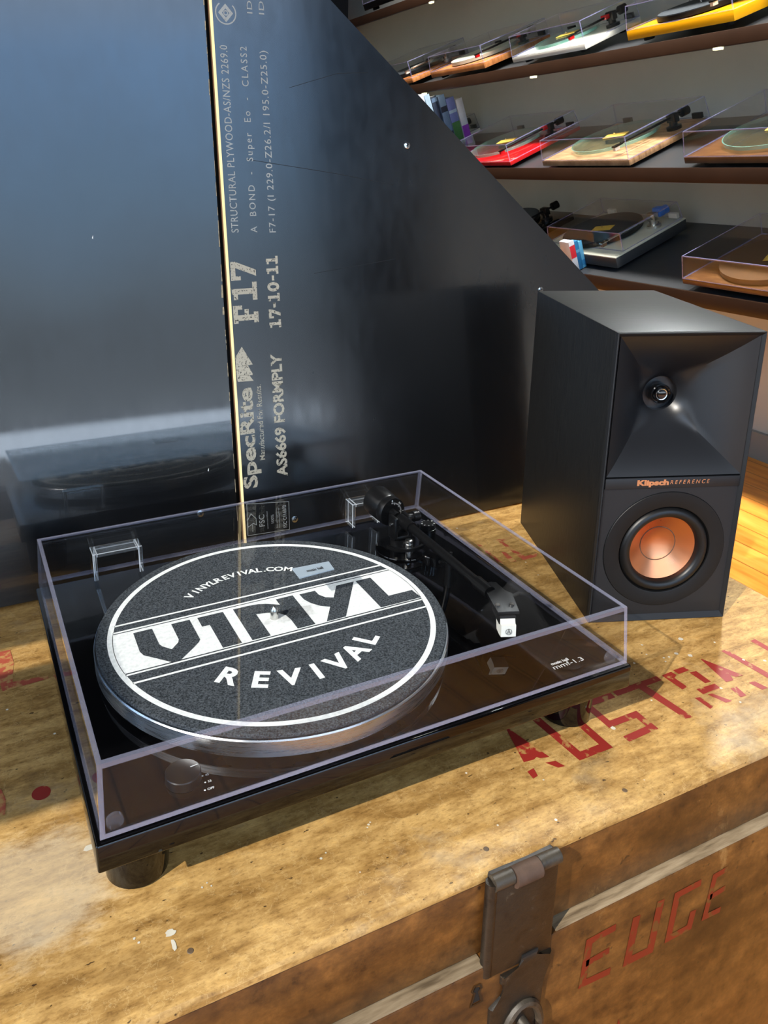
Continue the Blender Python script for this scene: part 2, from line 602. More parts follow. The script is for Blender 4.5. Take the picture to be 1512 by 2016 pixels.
def felt(name, a, bcol, scale=420):
    m, nt, b = new_mat(name)
    n = noise(nt, scale, 3)
    r = ramp(nt, n.outputs['Fac'], [(.35, lin(*a)), (.68, lin(*bcol))])
    nt.links.new(r.outputs['Color'], b.inputs['Base Color'])
    b.inputs['Roughness'].default_value = .95
    b.inputs['Specular IOR Level'].default_value = .1
    bump(nt, b, n.outputs['Fac'], .4, .0008)
    return m

def brushed(name, rgb, rough=.25, st=(1, 1, 40)):
    m, nt, b = new_mat(name)
    b.inputs['Base Color'].default_value = lin(*rgb)
    b.inputs['Metallic'].default_value = 1
    n = noise(nt, 30, 4, st)
    r = ramp(nt, n.outputs['Fac'], [(.3, (rough * .7,) * 3), (.7, (rough * 1.3,) * 3)])
    nt.links.new(r.outputs['Color'], b.inputs['Roughness'])
    return m

def mottled_iron(name, dark, mid, light):
    m, nt, b = new_mat(name)
    n = noise(nt, 90, 9, rough=.72)
    r = ramp(nt, n.outputs['Fac'], [(.34, lin(*dark)), (.5, lin(*mid)), (.60, lin(*mid)), (.70, lin(*light))])
    nt.links.new(r.outputs['Color'], b.inputs['Base Color'])
    b.inputs['Roughness'].default_value = .42
    b.inputs['Metallic'].default_value = .15
    bump(nt, b, n.outputs['Fac'], .5, .0012)
    return m

M_TOP = wood_top()
M_FRONT = wood_front()
M_LEDGE = wood_grain('bare_worn_wood', [(92, 76, 54), (134, 116, 90), (158, 140, 112)], .7, scale=30)
M_RED = worn_paint('red_stencil_paint', (150, 42, 34), (176, 132, 76), .605, 75)
M_REDF = worn_paint('faded_red_paint', (176, 84, 62), (190, 146, 88), .52, 60)
M_REDD = worn_paint('dark_red_paint', (122, 34, 16), (104, 66, 28), .58, 90)
M_PLY = film_ply('black_film_face', 1.0, .03, .5, .13, .24)
M_PLY2 = film_ply('black_film_face_rubbed', .5, .11, .7, .16, .26)
M_EDGE = ply_edge()
M_PRINT = worn_paint('sprayed_print', (170, 163, 146), (40, 40, 38), .59, 420, .6)
M_PRINTF = worn_paint('faint_print', (150, 152, 150), (45, 48, 52), .66, 420, .6)
M_DARKGAP = simple('gap_black', (14, 12, 10), .8, var=(9, .6))  # black for the backing that makes the panel gap look dark
M_PIANO = simple('black_gloss_lacquer', (6, 6, 7), .03, spec=.5, var=(6, .7))
M_SATIN = simple('black_satin_plastic', (13, 13, 14), .32, spec=.4, var=(20, .8), bmp=(900, .05))
M_MATTE = simple('black_matte_plastic', (13, 13, 14), .5, spec=.3, var=(20, .85), bmp=(700, .08))
M_SCUBA = simple('dark_baffle_paint', (23, 24, 27), .5, spec=.4, var=(14, .92), bmp=(1200, .04))
M_HORN = simple('dark_horn_rubber', (24, 25, 28), .34, spec=.5, var=(14, .92), bmp=(1500, .03))
M_RUBBER = simple('black_rubber', (13, 13, 14), .4, spec=.4, var=(14, .9))
M_TUBE = simple('anodised_black_tube', (30, 30, 31), .28, metal=.6, var=(30, .8))
M_ALU = brushed('polished_aluminium', (196, 200, 206), .3)
M_STEEL = brushed('steel', (215, 214, 210), .22, (1, 1, 1))
M_FELT = felt('black_felt', (34, 37, 40), (84, 89, 94), 800)
M_WHITE = felt('white_felt_print', (214, 216, 214), (236, 238, 236), 300)
M_WINK = simple('white_ink', (225, 226, 224), .5, var=(60, .95))
M_GINK = simple('grey_ink', (120, 124, 126), .5, var=(60, .9))
M_INK = simple('black_ink', (16, 16, 18), .5, var=(60, .9))
M_COPPER = brushed('spun_copper', (216, 142, 100), .34, (1, 1, 1))
M_CLOGO = simple('copper_badge', (214, 150, 106), .35, metal=.7, var=(90, .9))
M_BADGE = simple('silver_badge', (150, 164, 176), .3, metal=.15, var=(60, .93))
M_CLEAR = acrylic('clear_acrylic', refl=.68)
M_CEDGE = acrylic('acrylic_edge_glint', milk=.26, milk_rgb=(176, 178, 204), refl=1.6, rough=.08)  # pale tint stands in for light caught in the cover edges
M_CBOX = acrylic('clear_moulded_hinge', milk=.05, refl=2.2, rough=.05, milk_rgb=(200, 208, 215))
M_CEDGH = acrylic('moulded_edge_glint', milk=.6, refl=3.0, rough=.05, milk_rgb=(214, 222, 230))  # bevels whitened to imitate light gathering along them
M_SMOKE = acrylic('smoky_acrylic', tint=(.90, .90, .90), milk=.06)
M_IRON = mottled_iron('rusty_iron', (16, 13, 10), (37, 31, 24), (78, 70, 58))
M_RUST = simple('brown_rust', (92, 70, 56), .7, metal=.2, var=(60, .6), bmp=(120, .5))
M_IRON2 = mottled_iron('worn_iron', (34, 29, 23), (66, 59, 49), (108, 100, 86))
M_NAIL = simple('dull_nail', (104, 84, 62), .6, var=(90, .7))
M_HOLE = simple('keyhole_dark', (8, 7, 6), .9, var=(20, .8))
M_CART = simple('off_white_plastic', (226, 224, 214), .4, var=(30, .95))
M_WALL = simple('grey_wall_paint', (176, 177, 172), .85, var=(3, .94))
M_WALLD = simple('charcoal_wall_paint', (52, 54, 57), .85, var=(3, .9))
M_CEIL = simple('dark_ceiling_paint', (48, 48, 50), .9, var=(3, .95))
M_FLOOR = planks('orange_timber_floor', [(188, 112, 36), (214, 138, 52), (226, 156, 70)])
M_SHELF = simple('dark_shelf_laminate', (52, 54, 57), .32, var=(5, .85))
M_LIP = simple('dark_brown_lip', (44, 29, 20), .3, var=(6, .8))
M_LED = emit('led_strip_glow', (255, 246, 214), 12)
M_LEDC = emit('led_end_glow', (250, 250, 205), 1.1)
M_SKIRT = simple('grey_skirting_paint', (128, 128, 126), .5, var=(4, .95))
M_GOLD = simple('yellow_price_card', (236, 196, 84), .6, var=(80, .85))
M_GLASS = acrylic('green_glass', tint=(.86, .94, .91), refl=1.4, milk=.02, milk_rgb=(150, 196, 182))
M_GLASSE = acrylic('green_glass_edge', tint=(.80, .93, .88), refl=1.4, milk=.5, milk_rgb=(140, 206, 190))
M_CEDGE2 = acrylic('cover_edge_glint', milk=.5, milk_rgb=(150, 150, 196), refl=1.6, rough=.08)  # lavender tint paints the edge light of the shelf players' covers

# ------------------------------------------------------------------ room shell
FZ, CZ = -0.50, 2.50
def shell(name, lo, hi, m):
    bm = NB()
    add_box(bm, lo, hi)
    return tag(obj(name, bm, m), kind='structure')

shell('floor', (-2.0, -2.8, FZ - .05), (2.3, 4.6, FZ), M_FLOOR)
shell('ceiling', (-2.0, -2.8, CZ), (2.3, 4.6, CZ + .05), M_CEIL)
shell('wall_right', (2.12, -2.8, FZ), (2.22, 4.6, CZ), M_WALL)
shell('wall_back', (-2.0, 4.5, FZ), (2.12, 4.6, CZ), M_WALLD)
shell('added_bulkhead_1', (1.98, -2.7, 1.55), (2.1199, 4.5, 2.4999), M_WALLD)  # unseen dark block, added to keep the reflection in the dust cover dark
shell('baseboard_right', (2.10, -2.7, FZ), (2.1205, 4.5, FZ + .09), M_SKIRT)

def wall_with_hole(name, axis, at, th, a0, a1, h0, h1, z0, z1, m):
    """a wall with one big shop window; axis 'x' = wall in the xz plane at y=at"""
    bm = NB()
    for lo, hi in (((a0, FZ), (h0, CZ)), ((h1, FZ), (a1, CZ)), ((h0, FZ), (h1, z0)), ((h0, z1), (h1, CZ))):
        if hi[0] - lo[0] < 1e-4:
            continue
        if axis == 'x':
            add_box(bm, (lo[0], at - th, lo[1]), (hi[0], at, hi[1]))
        else:
            add_box(bm, (at - th, lo[0], lo[1]), (at, hi[0], hi[1]))
    return tag(obj(name, bm, m), kind='structure')

wall_with_hole('wall_front', 'x', -2.6, .12, -2.0, 2.12, -1.85, 1.55, -.36, 2.3, M_WALLD)
wall_with_hole('wall_left', 'y', -1.9, .10, -2.6, 4.5, -1.16, .75, -.36, 2.42, M_WALLD)

# ------------------------------------------------------------------ wooden chest
chest = thing('wooden_chest', 'old varnished pine chest with red stencilled letters and an iron hasp', 'chest')
CX0, CX1, CY0, CY1 = -.42, .528, -.066, .455
bm = NB()
# lid board with a worn front edge
nx = 96
rnd = random.Random(3)
prof = [(CY1, -.009), (CY1, 0.0)]
rows = []
def ww(i, s):
    x = CX0 + (CX1 - CX0) * i / nx
    return (math.sin(x * 61 + s) * .4 + math.sin(x * 143 + 2 * s) * .35 + math.sin(x * 29 + 3 * s) * .5) * .0009
for i in range(nx + 1):
    x = CX0 + (CX1 - CX0) * i / nx
    a = ww(i, 1.0)
    pts = [(CY1, -.009), (CY1, 0), (.2, 0), (CY0 + .012, 0), (CY0 + .006 + a, -.0004), (CY0 + .0022 + a, -.0016 + a * .4), (CY0 + .0004 + a * .7, -.0040), (CY0, -.0062), (CY0 + .0004, -.009)]
    rows.append([bm.verts.new((x, y, z)) for y, z in pts])
for r0, r1 in zip(rows, rows[1:]):
    for j in range(len(r0)):
        k = (j + 1) % len(r0)
        bm.faces.new([r0[j], r1[j], r1[k], r0[k]])
bm.faces.new(rows[0]); bm.faces.new(rows[-1][::-1])
obj('lid_board', bm, M_TOP, chest)
bm = NB()
add_box(bm, (CX0 + .002, CY0 + .002, -.0758), (CX1 - .002, CY1 - .004, -.0092), .0012)
obj('lid_frame', bm, M_FRONT, chest)
bm = NB()
add_box(bm, (CX0 - .003, CY0 - .0075, FZ + .03), (CX1 + .003, CY1 + .004, -.0785), .0018, mi=0)
obj('chest_body', bm, M_FRONT, chest)
bm = NB()
add_box(bm, (.092, CY0 - .0068, -.0788), (CX1 + .002, CY0 + .012, -.0775), .0004)
add_box(bm, (CX0 - .002, CY0 - .0068, -.0788), (.028, CY0 + .012, -.0775), .0004)
obj('bare_ledge', bm, M_LEDGE, chest)
for x0 in (CX0 + .04, CX1 - .10):
    bm = NB()
    add_box(bm, (x0, CY0, FZ), (x0 + .06, CY1 - .02, FZ + .0302), .001)
    obj('skid', bm, M_FRONT, chest)

mm = Matrix.Scale(.001, 4)
def mmM(z=0): return Matrix.Translation((0, 0, z)) @ Matrix.Diagonal((.001, .001, 1, 1))
TOPM = mmM(0)
# stencil word on the lid (letters AUSTRALIA, broken up by the stencil bridges)
bm = NB()
z = .00025
def TP(p): add_poly(bm, p, TOPM, z)
def TS(p, w): add_stroke(bm, p, w, TOPM, z)
TP([(129, 47), (131.5, 47), (141, 4.5), (133, 6.5), (131.5, 9), (127, 7.5), (118, 8.6)])
TP([(114, -1.2), (121, -.2), (118.8, -8.5), (113.5, -9.5)])
TP([(133.5, 0.6), (142.5, -1.2), (145.8, -9.4), (139.5, -8.4)])
TS([(161, 47.5), (164.5, -5.5), (192.5, -5.5), (192, 47.5)], 8)
TS([(246, 43.5), (214.5, 43.5), (214.5, 14), (245.5, 14), (245.5, -5), (214, -6.5)], 7.2)
TP([(249, 40.5), (304, 40.5), (304, 47.5), (249, 47.5)])
TP([(275, 40.6), (284, 40.6), (289, -10.5), (280.5, -9)])
TP([(309.5, 46), (322, 46.5), (323, 40.5), (317.5, 38), (318, 22), (310.5, 22)])
TP([(325.5, 47.2), (338.5, 47.2), (340.5, 40.6), (326, 40.6)])
TP([(337, 38), (345, 37), (344.5, 19), (337.5, 19.5)])
TP([(322.5, 16.6), (345, 15.4), (345, 8.4), (333, 8.8), (322.5, 8.6)])
TP([(326, 6.6), (331, 5.8), (339, -9.6), (331.5, -9)])
TP([(311, 8), (316.5, 7), (316.5, -8), (311.5, -9)])
TP([(364.5, 49), (366, 49), (380.5, 12.5), (372, 14), (369.5, 18), (366, 11.5), (357, 12.2)])
TP([(352.5, 3.8), (360, 3.2), (357.5, -9.8), (350.5, -9.2)])
TP([(375.5, 2.6), (382.5, 2.0), (385.5, -10.6), (377.8, -10.2)])
TP([(394.5, 50), (401, 50), (406.5, -3), (398.5, -3)])
TP([(398, -4.6), (424, -5), (425, -12), (397.6, -11.4)])
TS([(440, 50), (443, -10)], 7)
TP([(463.5, 49), (465.5, 49), (480.5, 12.5), (472, 14), (468, 11.5), (456, 12.2)])
obj('stencil_lettering', bm, M_RED, chest, recalc=False)
bm = NB()
TP([(304.6, 347.7), (308.5, 344.4), (305.0, 290.6), (299.5, 293.2)])
TP([(334.3, 347.9), (358.1, 347.9), (356.7, 343.8), (339, 339), (340.2, 296), (359.9, 297), (353, 289.6), (332.5, 289.1)])
TP([(320.4, 317.9), (324.9, 315.7), (323.0, 290.7), (314.8, 291.7)])
TP([(-258, 354), (-246.5, 353.6), (-245, 330), (-248.6, 298), (-217.5, 294.2), (-218, 289), (-258, 287), (-262, 330)])
TP([(-275, 160), (-267.5, 158.8), (-265, 146), (-266.5, 131), (-275, 130)])
obj('faded_stencil_lettering', bm, M_REDF, chest, recalc=False)
bm = NB()
add_poly(bm, [(-240 + 7 * math.cos(a * .35), 141.5 + 7.5 * math.sin(a * .35)) for a in range(18)], TOPM, z)
obj('red_paint_spot', bm, M_RED, chest, recalc=False)
# dried white paint drips on the lid
bm = NB()
rr = random.Random(11)
def blob(cx, cy, rx, ry):
    add_poly(bm, [(cx + rx * math.cos(t * .5236) * rr.uniform(.75, 1.15), cy + ry * math.sin(t * .5236) * rr.uniform(.75, 1.15)) for t in range(12)], TOPM, .0003)
blob(-214, 72.5, 6, 2.6); blob(-208, 71.5, 3, 1.6); blob(-179.5, -18, 3.4, 3); blob(-179.5, -27, 1.6, 4.5)
for cx, cy, r in ((-152, 6, .8), (-148, 8, .7), (-146, 4.5, .7), (-70, -7, 1.0), (-65, -4, .7), (-26, 5.5, 1.0), (-24, 7, .7), (-28, 3.5, .7),
                  (-201, -12, .9), (-199, -16, .9), (350, 66, 2), (333, 66, 1.2), (330, 61, 1.0), (374, 83, 2.6), (360, 58, 2.4), (344, -14, 1.0), (420, 20, 1.6),
                  (402, 30, 1.4), (300, 72, 1.2), (330, 92, 1.3), (322, 78, 1.0), (400, -8, 1.6), (214, 9, 2.2), (345, 8, 1.6), (120, -14, .8), (60, -36, .9)):
    blob(cx, cy, r, r)
tag(obj('white_paint_drips', bm, simple('dried_white_paint', (214, 208, 190), .6, var=(80, .85)), chest, recalc=False), kind='stuff')
# nail heads
for cx, cy in ((-171.3, -35.2), (170.7, -50.1), (40, -50), (440, -48)):
    bm = NB()
    add_lathe(bm, [(0, .0004), (.0018, .0003), (.0024, -.0002)], 16, c=(cx / 1000, cy / 1000))
    obj('nail_head', bm, M_NAIL, chest)
# painted word on the front
FM = Matrix.Translation((0, CY0 - .0077, 0)) @ Matrix(((.001, 0, 0, 0), (0, 0, -1, 0), (0, .001, 0, 0), (0, 0, 0, 1)))
bm = NB()
z = .0002
def FS(p, w): add_stroke(bm, p, w, FM, z)
FS([(153, -104), (126.5, -105), (124, -147), (153, -149)], 7); FS([(125.5, -127), (149, -125.5)], 6.5)
FS([(175, -104), (171, -149), (196, -150), (200.5, -100)], 8)
FS([(246, -103), (219, -103.5), (216, -148), (240, -148), (242, -131)], 7)
FS([(277, -103), (262.5, -104), (258, -146), (277, -147)], 6); FS([(260.5, -126), (279, -124)], 6)
obj('painted_lettering', bm, M_REDD, chest, recalc=False)
bm = NB()
for p in ([(170.5, -211), (173.5, -222), (168.5, -221)], [(166, -222), (171, -224), (164, -240), (158, -240)], [(171, -224), (177, -222), (184, -240), (178, -240)],
          [(330, -112), (338, -108), (337, -121), (331, -120)], [(341, -140), (349, -141), (348, -151), (342, -149)], [(362, -196), (366, -196), (363, -235), (358, -235)]):
    add_poly(bm, p, FM, z)
obj('paint_marks', bm, M_REDD, chest, recalc=False)

# iron hasp
Y = CY0
bm = NB()
add_prism(bm, [(-.0285 + .0, -.0905), (.0285, -.0905), (.0285, -.004), (.027, -.0025), (-.027, -.0025), (-.0285, -.004)], 0, .0105, bev=.003)
hasp = obj('hasp', bm, M_IRON, chest)
hasp.matrix_local = frame((.0588, Y + .0015, 0), (1, 0, 0), (0, 0, 1), (0, -1, 0))
def hpart(name, bm, m): return obj(name, bm, m, hasp)
bm = NB()
add_tube(bm, [(-.0285, -.0055, .0075), (-.0125, -.0055, .0075)], .0055, 16)
hpart('hinge_knuckle', bm, M_IRON2)
bm = NB()
add_tube(bm, [(-.0118, -.0068, .0085), (.0098, -.0068, .0085)], .0072, 16)
hpart('hinge_knuckle', bm, M_RUST)
bm = NB()
add_tube(bm, [(.0105, -.0055, .0075), (.0285, -.0055, .0075)], .0055, 16)
hpart('hinge_knuckle', bm, M_IRON2)
bm = NB()
add_tube(bm, [(-.0285, -.0045, .0065), (-.0285, -.088, .0065)], .0045, 12)
hpart('rolled_side', bm, M_IRON)
bm = NB()
add_prism(bm, [(-.017, -.0925), (-.0005, -.0925), (-.0005, -.0835), (.0155, -.0835), (.0155, -.0905), (.0285, -.0905), (.0285, -.104), (.0200, -.116), (.0190, -.26),
               (-.0245, -.26), (-.0255, -.120), (-.0155, -.1135), (-.0125, -.106), (-.017, -.1005)], .0015, .0118, bev=.0022)
hpart('swing_plate', bm, M_IRON)
bm = NB()
add_prism(bm, [(.0005, -.0842), (.0148, -.0842), (.0148, -.0818), (.0005, -.0818)], .0098, .0112)
hpart('slot', bm, M_HOLE)
bm = NB()
loop = [(.0045 + .017 * math.cos(math.radians(a)), -.158 + .030 * math.sin(math.radians(a)), .0125) for a in range(-90, 271, 15)]
add_tube(bm, loop, .0035, 8)
hpart('raised_ring', bm, M_IRON2)
bm = NB()
add_tube(bm, [(.004, -.146, .009), (.0055, -.150, .022), (.012, -.162, .027), (.019, -.180, .020), (.019, -.2, .009)], .0048, 12)
hpart('staple', bm, M_IRON2)
# keyhole
bm = NB()
kp = [(20.2, -92.8), (23.4, -93.2), (24.2, -96.2), (22.8, -98.2), (25, -106.6), (18.6, -106.8), (20.4, -98.4), (18.8, -96)]
add_poly(bm, kp, FM, .0002)
obj('keyhole', bm, M_HOLE, chest, recalc=False)
bm = NB()
add_stroke(bm, [((x - 21.6) * 1.5 + 21.6, (y + 99.5) * 1.3 - 99.5) for x, y in kp], 1.6, FM, .0004, closed=True)
obj('keyhole_plate', bm, M_IRON, chest, recalc=False)

# ------------------------------------------------------------------ plywood panels behind
t = math.radians(6.2)
PAN = frame((0, .425, 0.0004), (1, 0, 0), (0, math.sin(t), math.cos(t)), (0, -math.cos(t), math.sin(t)))   # local x, up, out
def panel(name, poly, label, face):
    th = thing(name, label, 'plywood panel', PAN)
    bm = NB()
    fs = add_prism(bm, poly, -.017, 0, bev=0)
    for f in bm.faces:
        f.material_index = 1
    for f in fs[:2]:
        f.material_index = 0
    obj('panel_board', bm, [face, M_EDGE], th)
    return th
dy = .017 * math.tan(t)
PAN0 = PAN
PAN = PAN0 @ Matrix.Translation((0, 0, -.012))
pl = panel('plywood_panel', [(-.80, 0.0035), (.0203, 0.0035), (.0222, .95), (-.80, .95)], 'plain black film faced plywood panel on the left, no printing on it', M_PLY)
PAN = PAN0
pr = panel('plywood_panel', [(.0258, .002), (.60, .002), (.60, .645 - .874 * (.60 - .1651)), (.0264, .645 - .874 * (.0264 - .1651))],
           'black plywood panel with a sloping edge and pale printed stamps', M_PLY2)
# chipped pale edge of the left panel
bm = NB()
rr = random.Random(5)
y = .02
while y < .9:
    h = rr.uniform(.004, .02)
    w = rr.choice([.0006, .0008, .0011, .0004])
    if abs(y - .30) < .025: w = .0022
    add_poly(bm, [(.0204 + .0018 * y / .95 - w, y), (.0204 + .0018 * y / .95, y), (.0204 + .0018 * y / .95, y + h), (.0204 + .0018 * y / .95 - w * .8, y + h)], I4, .0001)
    y += h + rr.uniform(.0, .02)
obj('chipped_edge', bm, simple('chipped_edge_fibre', (150, 140, 120), .8, var=(200, .4)), pl, recalc=False)
# dark backing added behind the seam so the gap shows black
bm = NB()
add_box(bm, (-.02, .008, -.065), (.07, .74, -.0295))
obj('gap_backing', bm, M_DARKGAP, pr)

UPM = lambda x, s: Matrix.Translation((x, s, 0)) @ Matrix.Rotation(math.pi / 2, 4, 'Z')
def print_line(name, items, m):
    for (s, x, y0, y1, h, bold, space) in items:
        bm = NB()
        add_text(bm, s, UPM(x, y0), width=y1 - y0 if y1 else None, height=h, bold=bold, space=space)
        obj(name, bm, m, pr, recalc=False)
print_line('printed_lettering', [('STRUCTURAL PLYWOOD-AS/NZS 2269.0', .0400, .3905, .5887, .0083, .004, 1.1),
                                 ('A  BOND  -  Super  Eo  -  CLASS2', .0620, .3898, .5886, .0075, .004, 1.35),
                                 ('F7-17 (I 229.0-Z26.2/I 195.0-Z25.0)', .0845, .3892, .5856, .0077, .004, 1.15),
                                 ('ID:E', .0710, .623, .6475, .006, .003, 1.1), ('ID:5', .0846, .623, .648, .006, .003, 1.1)], M_PRINTF)
print_line('printed_lettering', [('AS6669 FORMPLY', .0825, .0995, .2493, .0130, .035, 1.0)], M_PRINT)
bm = NB()
DM = UPM(.0850, .2800)
def DB(x0, y0, x1, y1): add_poly(bm, [(x0, y0), (x1, y0), (x1, y1), (x0, y1)], DM)
x = 0.0
for ch in '17-10-11':
    if ch == '1':
        DB(x, 0, x + .0092, .0030); DB(x + .0030, .0030, x + .0064, .0145); DB(x + .0002, .0112, x + .0030, .0136); x += .0112
    elif ch == '7':
        DB(x, .0112, x + .0105, .0145); DB(x, .0085, x + .0024, .0112); add_poly(bm, [(x + .0022, 0), (x + .0060, 0), (x + .0105, .0112), (x + .0068, .0112)], DM); x += .0122
    elif ch == '-':
        DB(x, .0055, x + .0058, .0085); x += .0075
    else:
        add_stroke(bm, [(x + .0054 + .0037 * math.cos(a * math.pi / 12), .00725 + .0056 * math.sin(a * math.pi / 12)) for a in range(24)], .0034, DM, .0002, closed=True); x += .0126
obj('printed_lettering', bm, M_PRINT, pr, recalc=False)
print_line('printed_lettering', [('SpecRite', .0438, .0915, .2130, .0170, .030, 1.0), ('Manufactured For Results.', .0555, .1240, .2150, .0066, .002, 1.0)], M_PRINT)
# grade mark F17 in slab letters (local: reading direction up the panel)
bm = NB()
GM = UPM(.0577, .2882)
B = lambda x0, y0, x1, y1: add_poly(bm, [(x0, y0), (x1, y0), (x1, y1), (x0, y1)], GM)
B(.000, 0, .0125, .0055); B(.003, .0055, .0095, .0245); B(0, .0245, .0205, .0300); B(.0158, .0190, .0205, .0245); B(.0095, .0115, .0160, .0165)
B(.0260, 0, .0465, .0055); B(.0330, .0055, .0395, .0300); B(.0270, .0232, .0330, .0282)
B(.0490, .0245, .0700, .0300); B(.0490, .0185, .0535, .0245)
add_poly(bm, [(.0530, 0), (.0600, 0), (.0700, .0245), (.0630, .0245)], GM)
obj('grade_mark', bm, M_PRINT, pr, recalc=False)
bm = NB()
for tri in ([(.0352, .2614), (.0268, .2500), (.0268, .2380), (.0472, .2396)], [(.0268, .2381), (.0405, .2404), (.0472, .2270), (.0270, .2290)], [(.0270, .2291), (.0417, .2282), (.0470, .2203), (.0275, .2210)]):
    add_poly(bm, tri, I4, .0002)
obj('tree_mark', bm, M_PRINT, pr, recalc=False)
bm = NB()
add_stroke(bm, arc(.0408, .6215, .0112, 125, 405, 26), .0014, I4)
add_stroke(bm, [(.0408, .6285), (.0345, .6215), (.0408, .6145), (.0470, .6215)], .0032, I4, .00015, closed=True)
add_stroke(bm, arc(.0408, .6215, .0022, 0, 360, 12), .0012, I4)
obj('certification_mark', bm, M_PRINTF, pr, recalc=False)
bm = NB()
add_stroke(bm, [(.0280, .0335), (.0815, .0310), (.0825, .0665), (.0290, .0730)], .0006, I4, closed=True)
add_text(bm, 'FSC', UPM(.0500, .0415), width=.0148, height=.0068, bold=.004)
add_text(bm, '100%', UPM(.0620, .0430), width=.011, height=.0035)
for x in (.0665, .0695):
    add_text(bm, 'From well managed forest', UPM(x, .0360), width=.025, height=.0016)
add_text(bm, 'FSC C116372', UPM(.0785, .0345), width=.0285, height=.0045, bold=.01)
add_text(bm, 'www.certified', UPM(.0545, .0370), width=.022, height=.0018)
add_stroke(bm, [(.0345, .0370), (.0345, .0470), (.0290, .0440), (.0285, .0520), (.0335, .0600), (.0395, .0530), (.0395, .0450), (.0350, .0480)], .0008, I4)
obj('certification_stamp', bm, M_PRINTF, pr, recalc=False)
def screw(par, x, s, r=.0042):
    bm = NB()
    add_lathe(bm, [(r, 0.0001), (r * .95, .0011), (r * .6, .0016), (0, .0017)], 20, Matrix.Translation((x, s, 0)))
    o = obj('screw', bm, M_STEEL, par)
    bm = NB()
    for a in (.4, .4 + math.pi / 2):
        c, s_ = math.cos(a) * r * .55, math.sin(a) * r * .55
        add_stroke(bm, [(x - c, s - s_), (x + c, s + s_)], r * .22, I4, .0018)
    obj('cross_slot', bm, M_INK, o, recalc=False)
screw(pl, -.0245, .0678); screw(pr, .0890, .0428); screw(pr, .2603, .4873); screw(pr, .4646, .3001, .004)
# scratches on the sloping panel
bm = NB()
add_stroke(bm, [(.055, .470), (.16, .455), (.24, .441)], .0006, I4, .0001)
add_stroke(bm, [(.110, .548), (.17, .566), (.21, .569)], .0005, I4, .0001)
add_stroke(bm, [(.13, .340), (.24, .352)], .0004, I4, .0001)
obj('scratches', bm, simple('scratched_film', (12, 14, 18), .7, var=(90, .7)), pr, recalc=False)
bm = NB()
for p in ([(-.012, .118), (-.0105, .121), (-.011, .117)], [(-.118, .39), (-.1165, .393), (-.117, .389)]):
    add_poly(bm, p, I4, .0002)
obj('white_flecks', bm, M_WINK, pl, recalc=False)

# ------------------------------------------------------------------ turntable
W2, DP = .2175, .3417
Z0, Z1 = .0464, .0677
tt = thing('turntable', 'large black gloss turntable with a clear dust cover on the wooden chest', 'turntable')
bm = NB()
add_box(bm, (-W2, 0, Z0), (W2, DP, Z1), .0016, 3)
plinth = obj('plinth', bm, M_PIANO, tt)
for fx in (-.187, .190):
    for fy in (.044, .300):
        bm = NB()
        add_lathe(bm, [(0, 0.0003), (.0205, 0.0003), (.0215, .0012), (.0235, .030), (.0235, Z0 + .0002)], 40, c=(fx, fy))
        obj('foot', bm, M_PIANO, tt)
PC = (-.0402, .1585)
bm = NB()
add_lathe(bm, [(0, .0735), (.1480, .0735), (.1492, .0742), (.1494, .0868), (.1486, .0878), (0, .0878)], 128, c=PC)
platter = obj('platter', bm, M_ALU, tt)
bm = NB()
add_lathe(bm, [(.070, Z1 - .0005), (.070, .0736)], 64, c=PC)
obj('sub_platter', bm, M_MATTE, tt)
bm = NB()
add_lathe(bm, [(.0036, .0876), (.0036, .0985), (.0030, .1005), (.0012, .1028), (0, .1030)], 20, c=PC)
obj('spindle', bm, M_STEEL, tt)

# dust cover: outer and inner shell with edge strips coloured pale as if catching light
def cover(name, bot, top, th, parent, m_face, m_edge, edge=None, base_lip=True):
    edge = edge or th
    bm = NB()
    ob = [Vector(p) for p in bot]; ot = [Vector(p) for p in top]
    cb = sum(ob, Vector()) / 4; ct = sum(ot, Vector()) / 4
    def ins(p, c):
        return Vector((p.x + (th if c.x > p.x else -th), p.y + (th if c.y > p.y else -th), p.z))
    ib = [ins(p, cb) for p in ob]; it = [ins(p, ct) - Vector((0, 0, th)) for p in ot]
    def grid(a, b, c, d):
        """quad a b c d (a-b one side); strips of width edge along all four sides"""
        wl = max((b - a).length, 1e-6); hl = max((d - a).length, 1e-6)
        us = [0, edge / wl, 1 - edge / wl, 1]; vs = [0, edge / hl, 1 - edge / hl, 1]
        P = [[bm.verts.new((a * (1 - u) + b * u) * (1 - v) + (d * (1 - u) + c * u) * v) for u in us] for v in vs]
        for j in range(3):
            for i in range(3):
                f = bm.faces.new([P[j][i], P[j][i + 1], P[j + 1][i + 1], P[j + 1][i]])
                f.material_index = 0 if (i == 1 and j == 1) else 1
    grid(*ot)
    for i in range(4):
        j = (i + 1) % 4
        grid(ob[i], ob[j], ot[j], ot[i])
    for q in ([it[3], it[2], it[1], it[0]],):
        bm.faces.new([bm.verts.new(p) for p in q])
    for i in range(4):
        j = (i + 1) % 4
        bm.faces.new([bm.verts.new(p) for p in (ib[j], ib[i], it[i], it[j])])
        f = bm.faces.new([bm.verts.new(p) for p in (ob[i], ib[i], ib[j], ob[j])])
        f.material_index = 1
    bmesh.ops.remove_doubles(bm, verts=bm.verts, dist=1e-6)
    return obj(name, bm, [m_face, m_edge], parent, recalc=True, sharp=10)

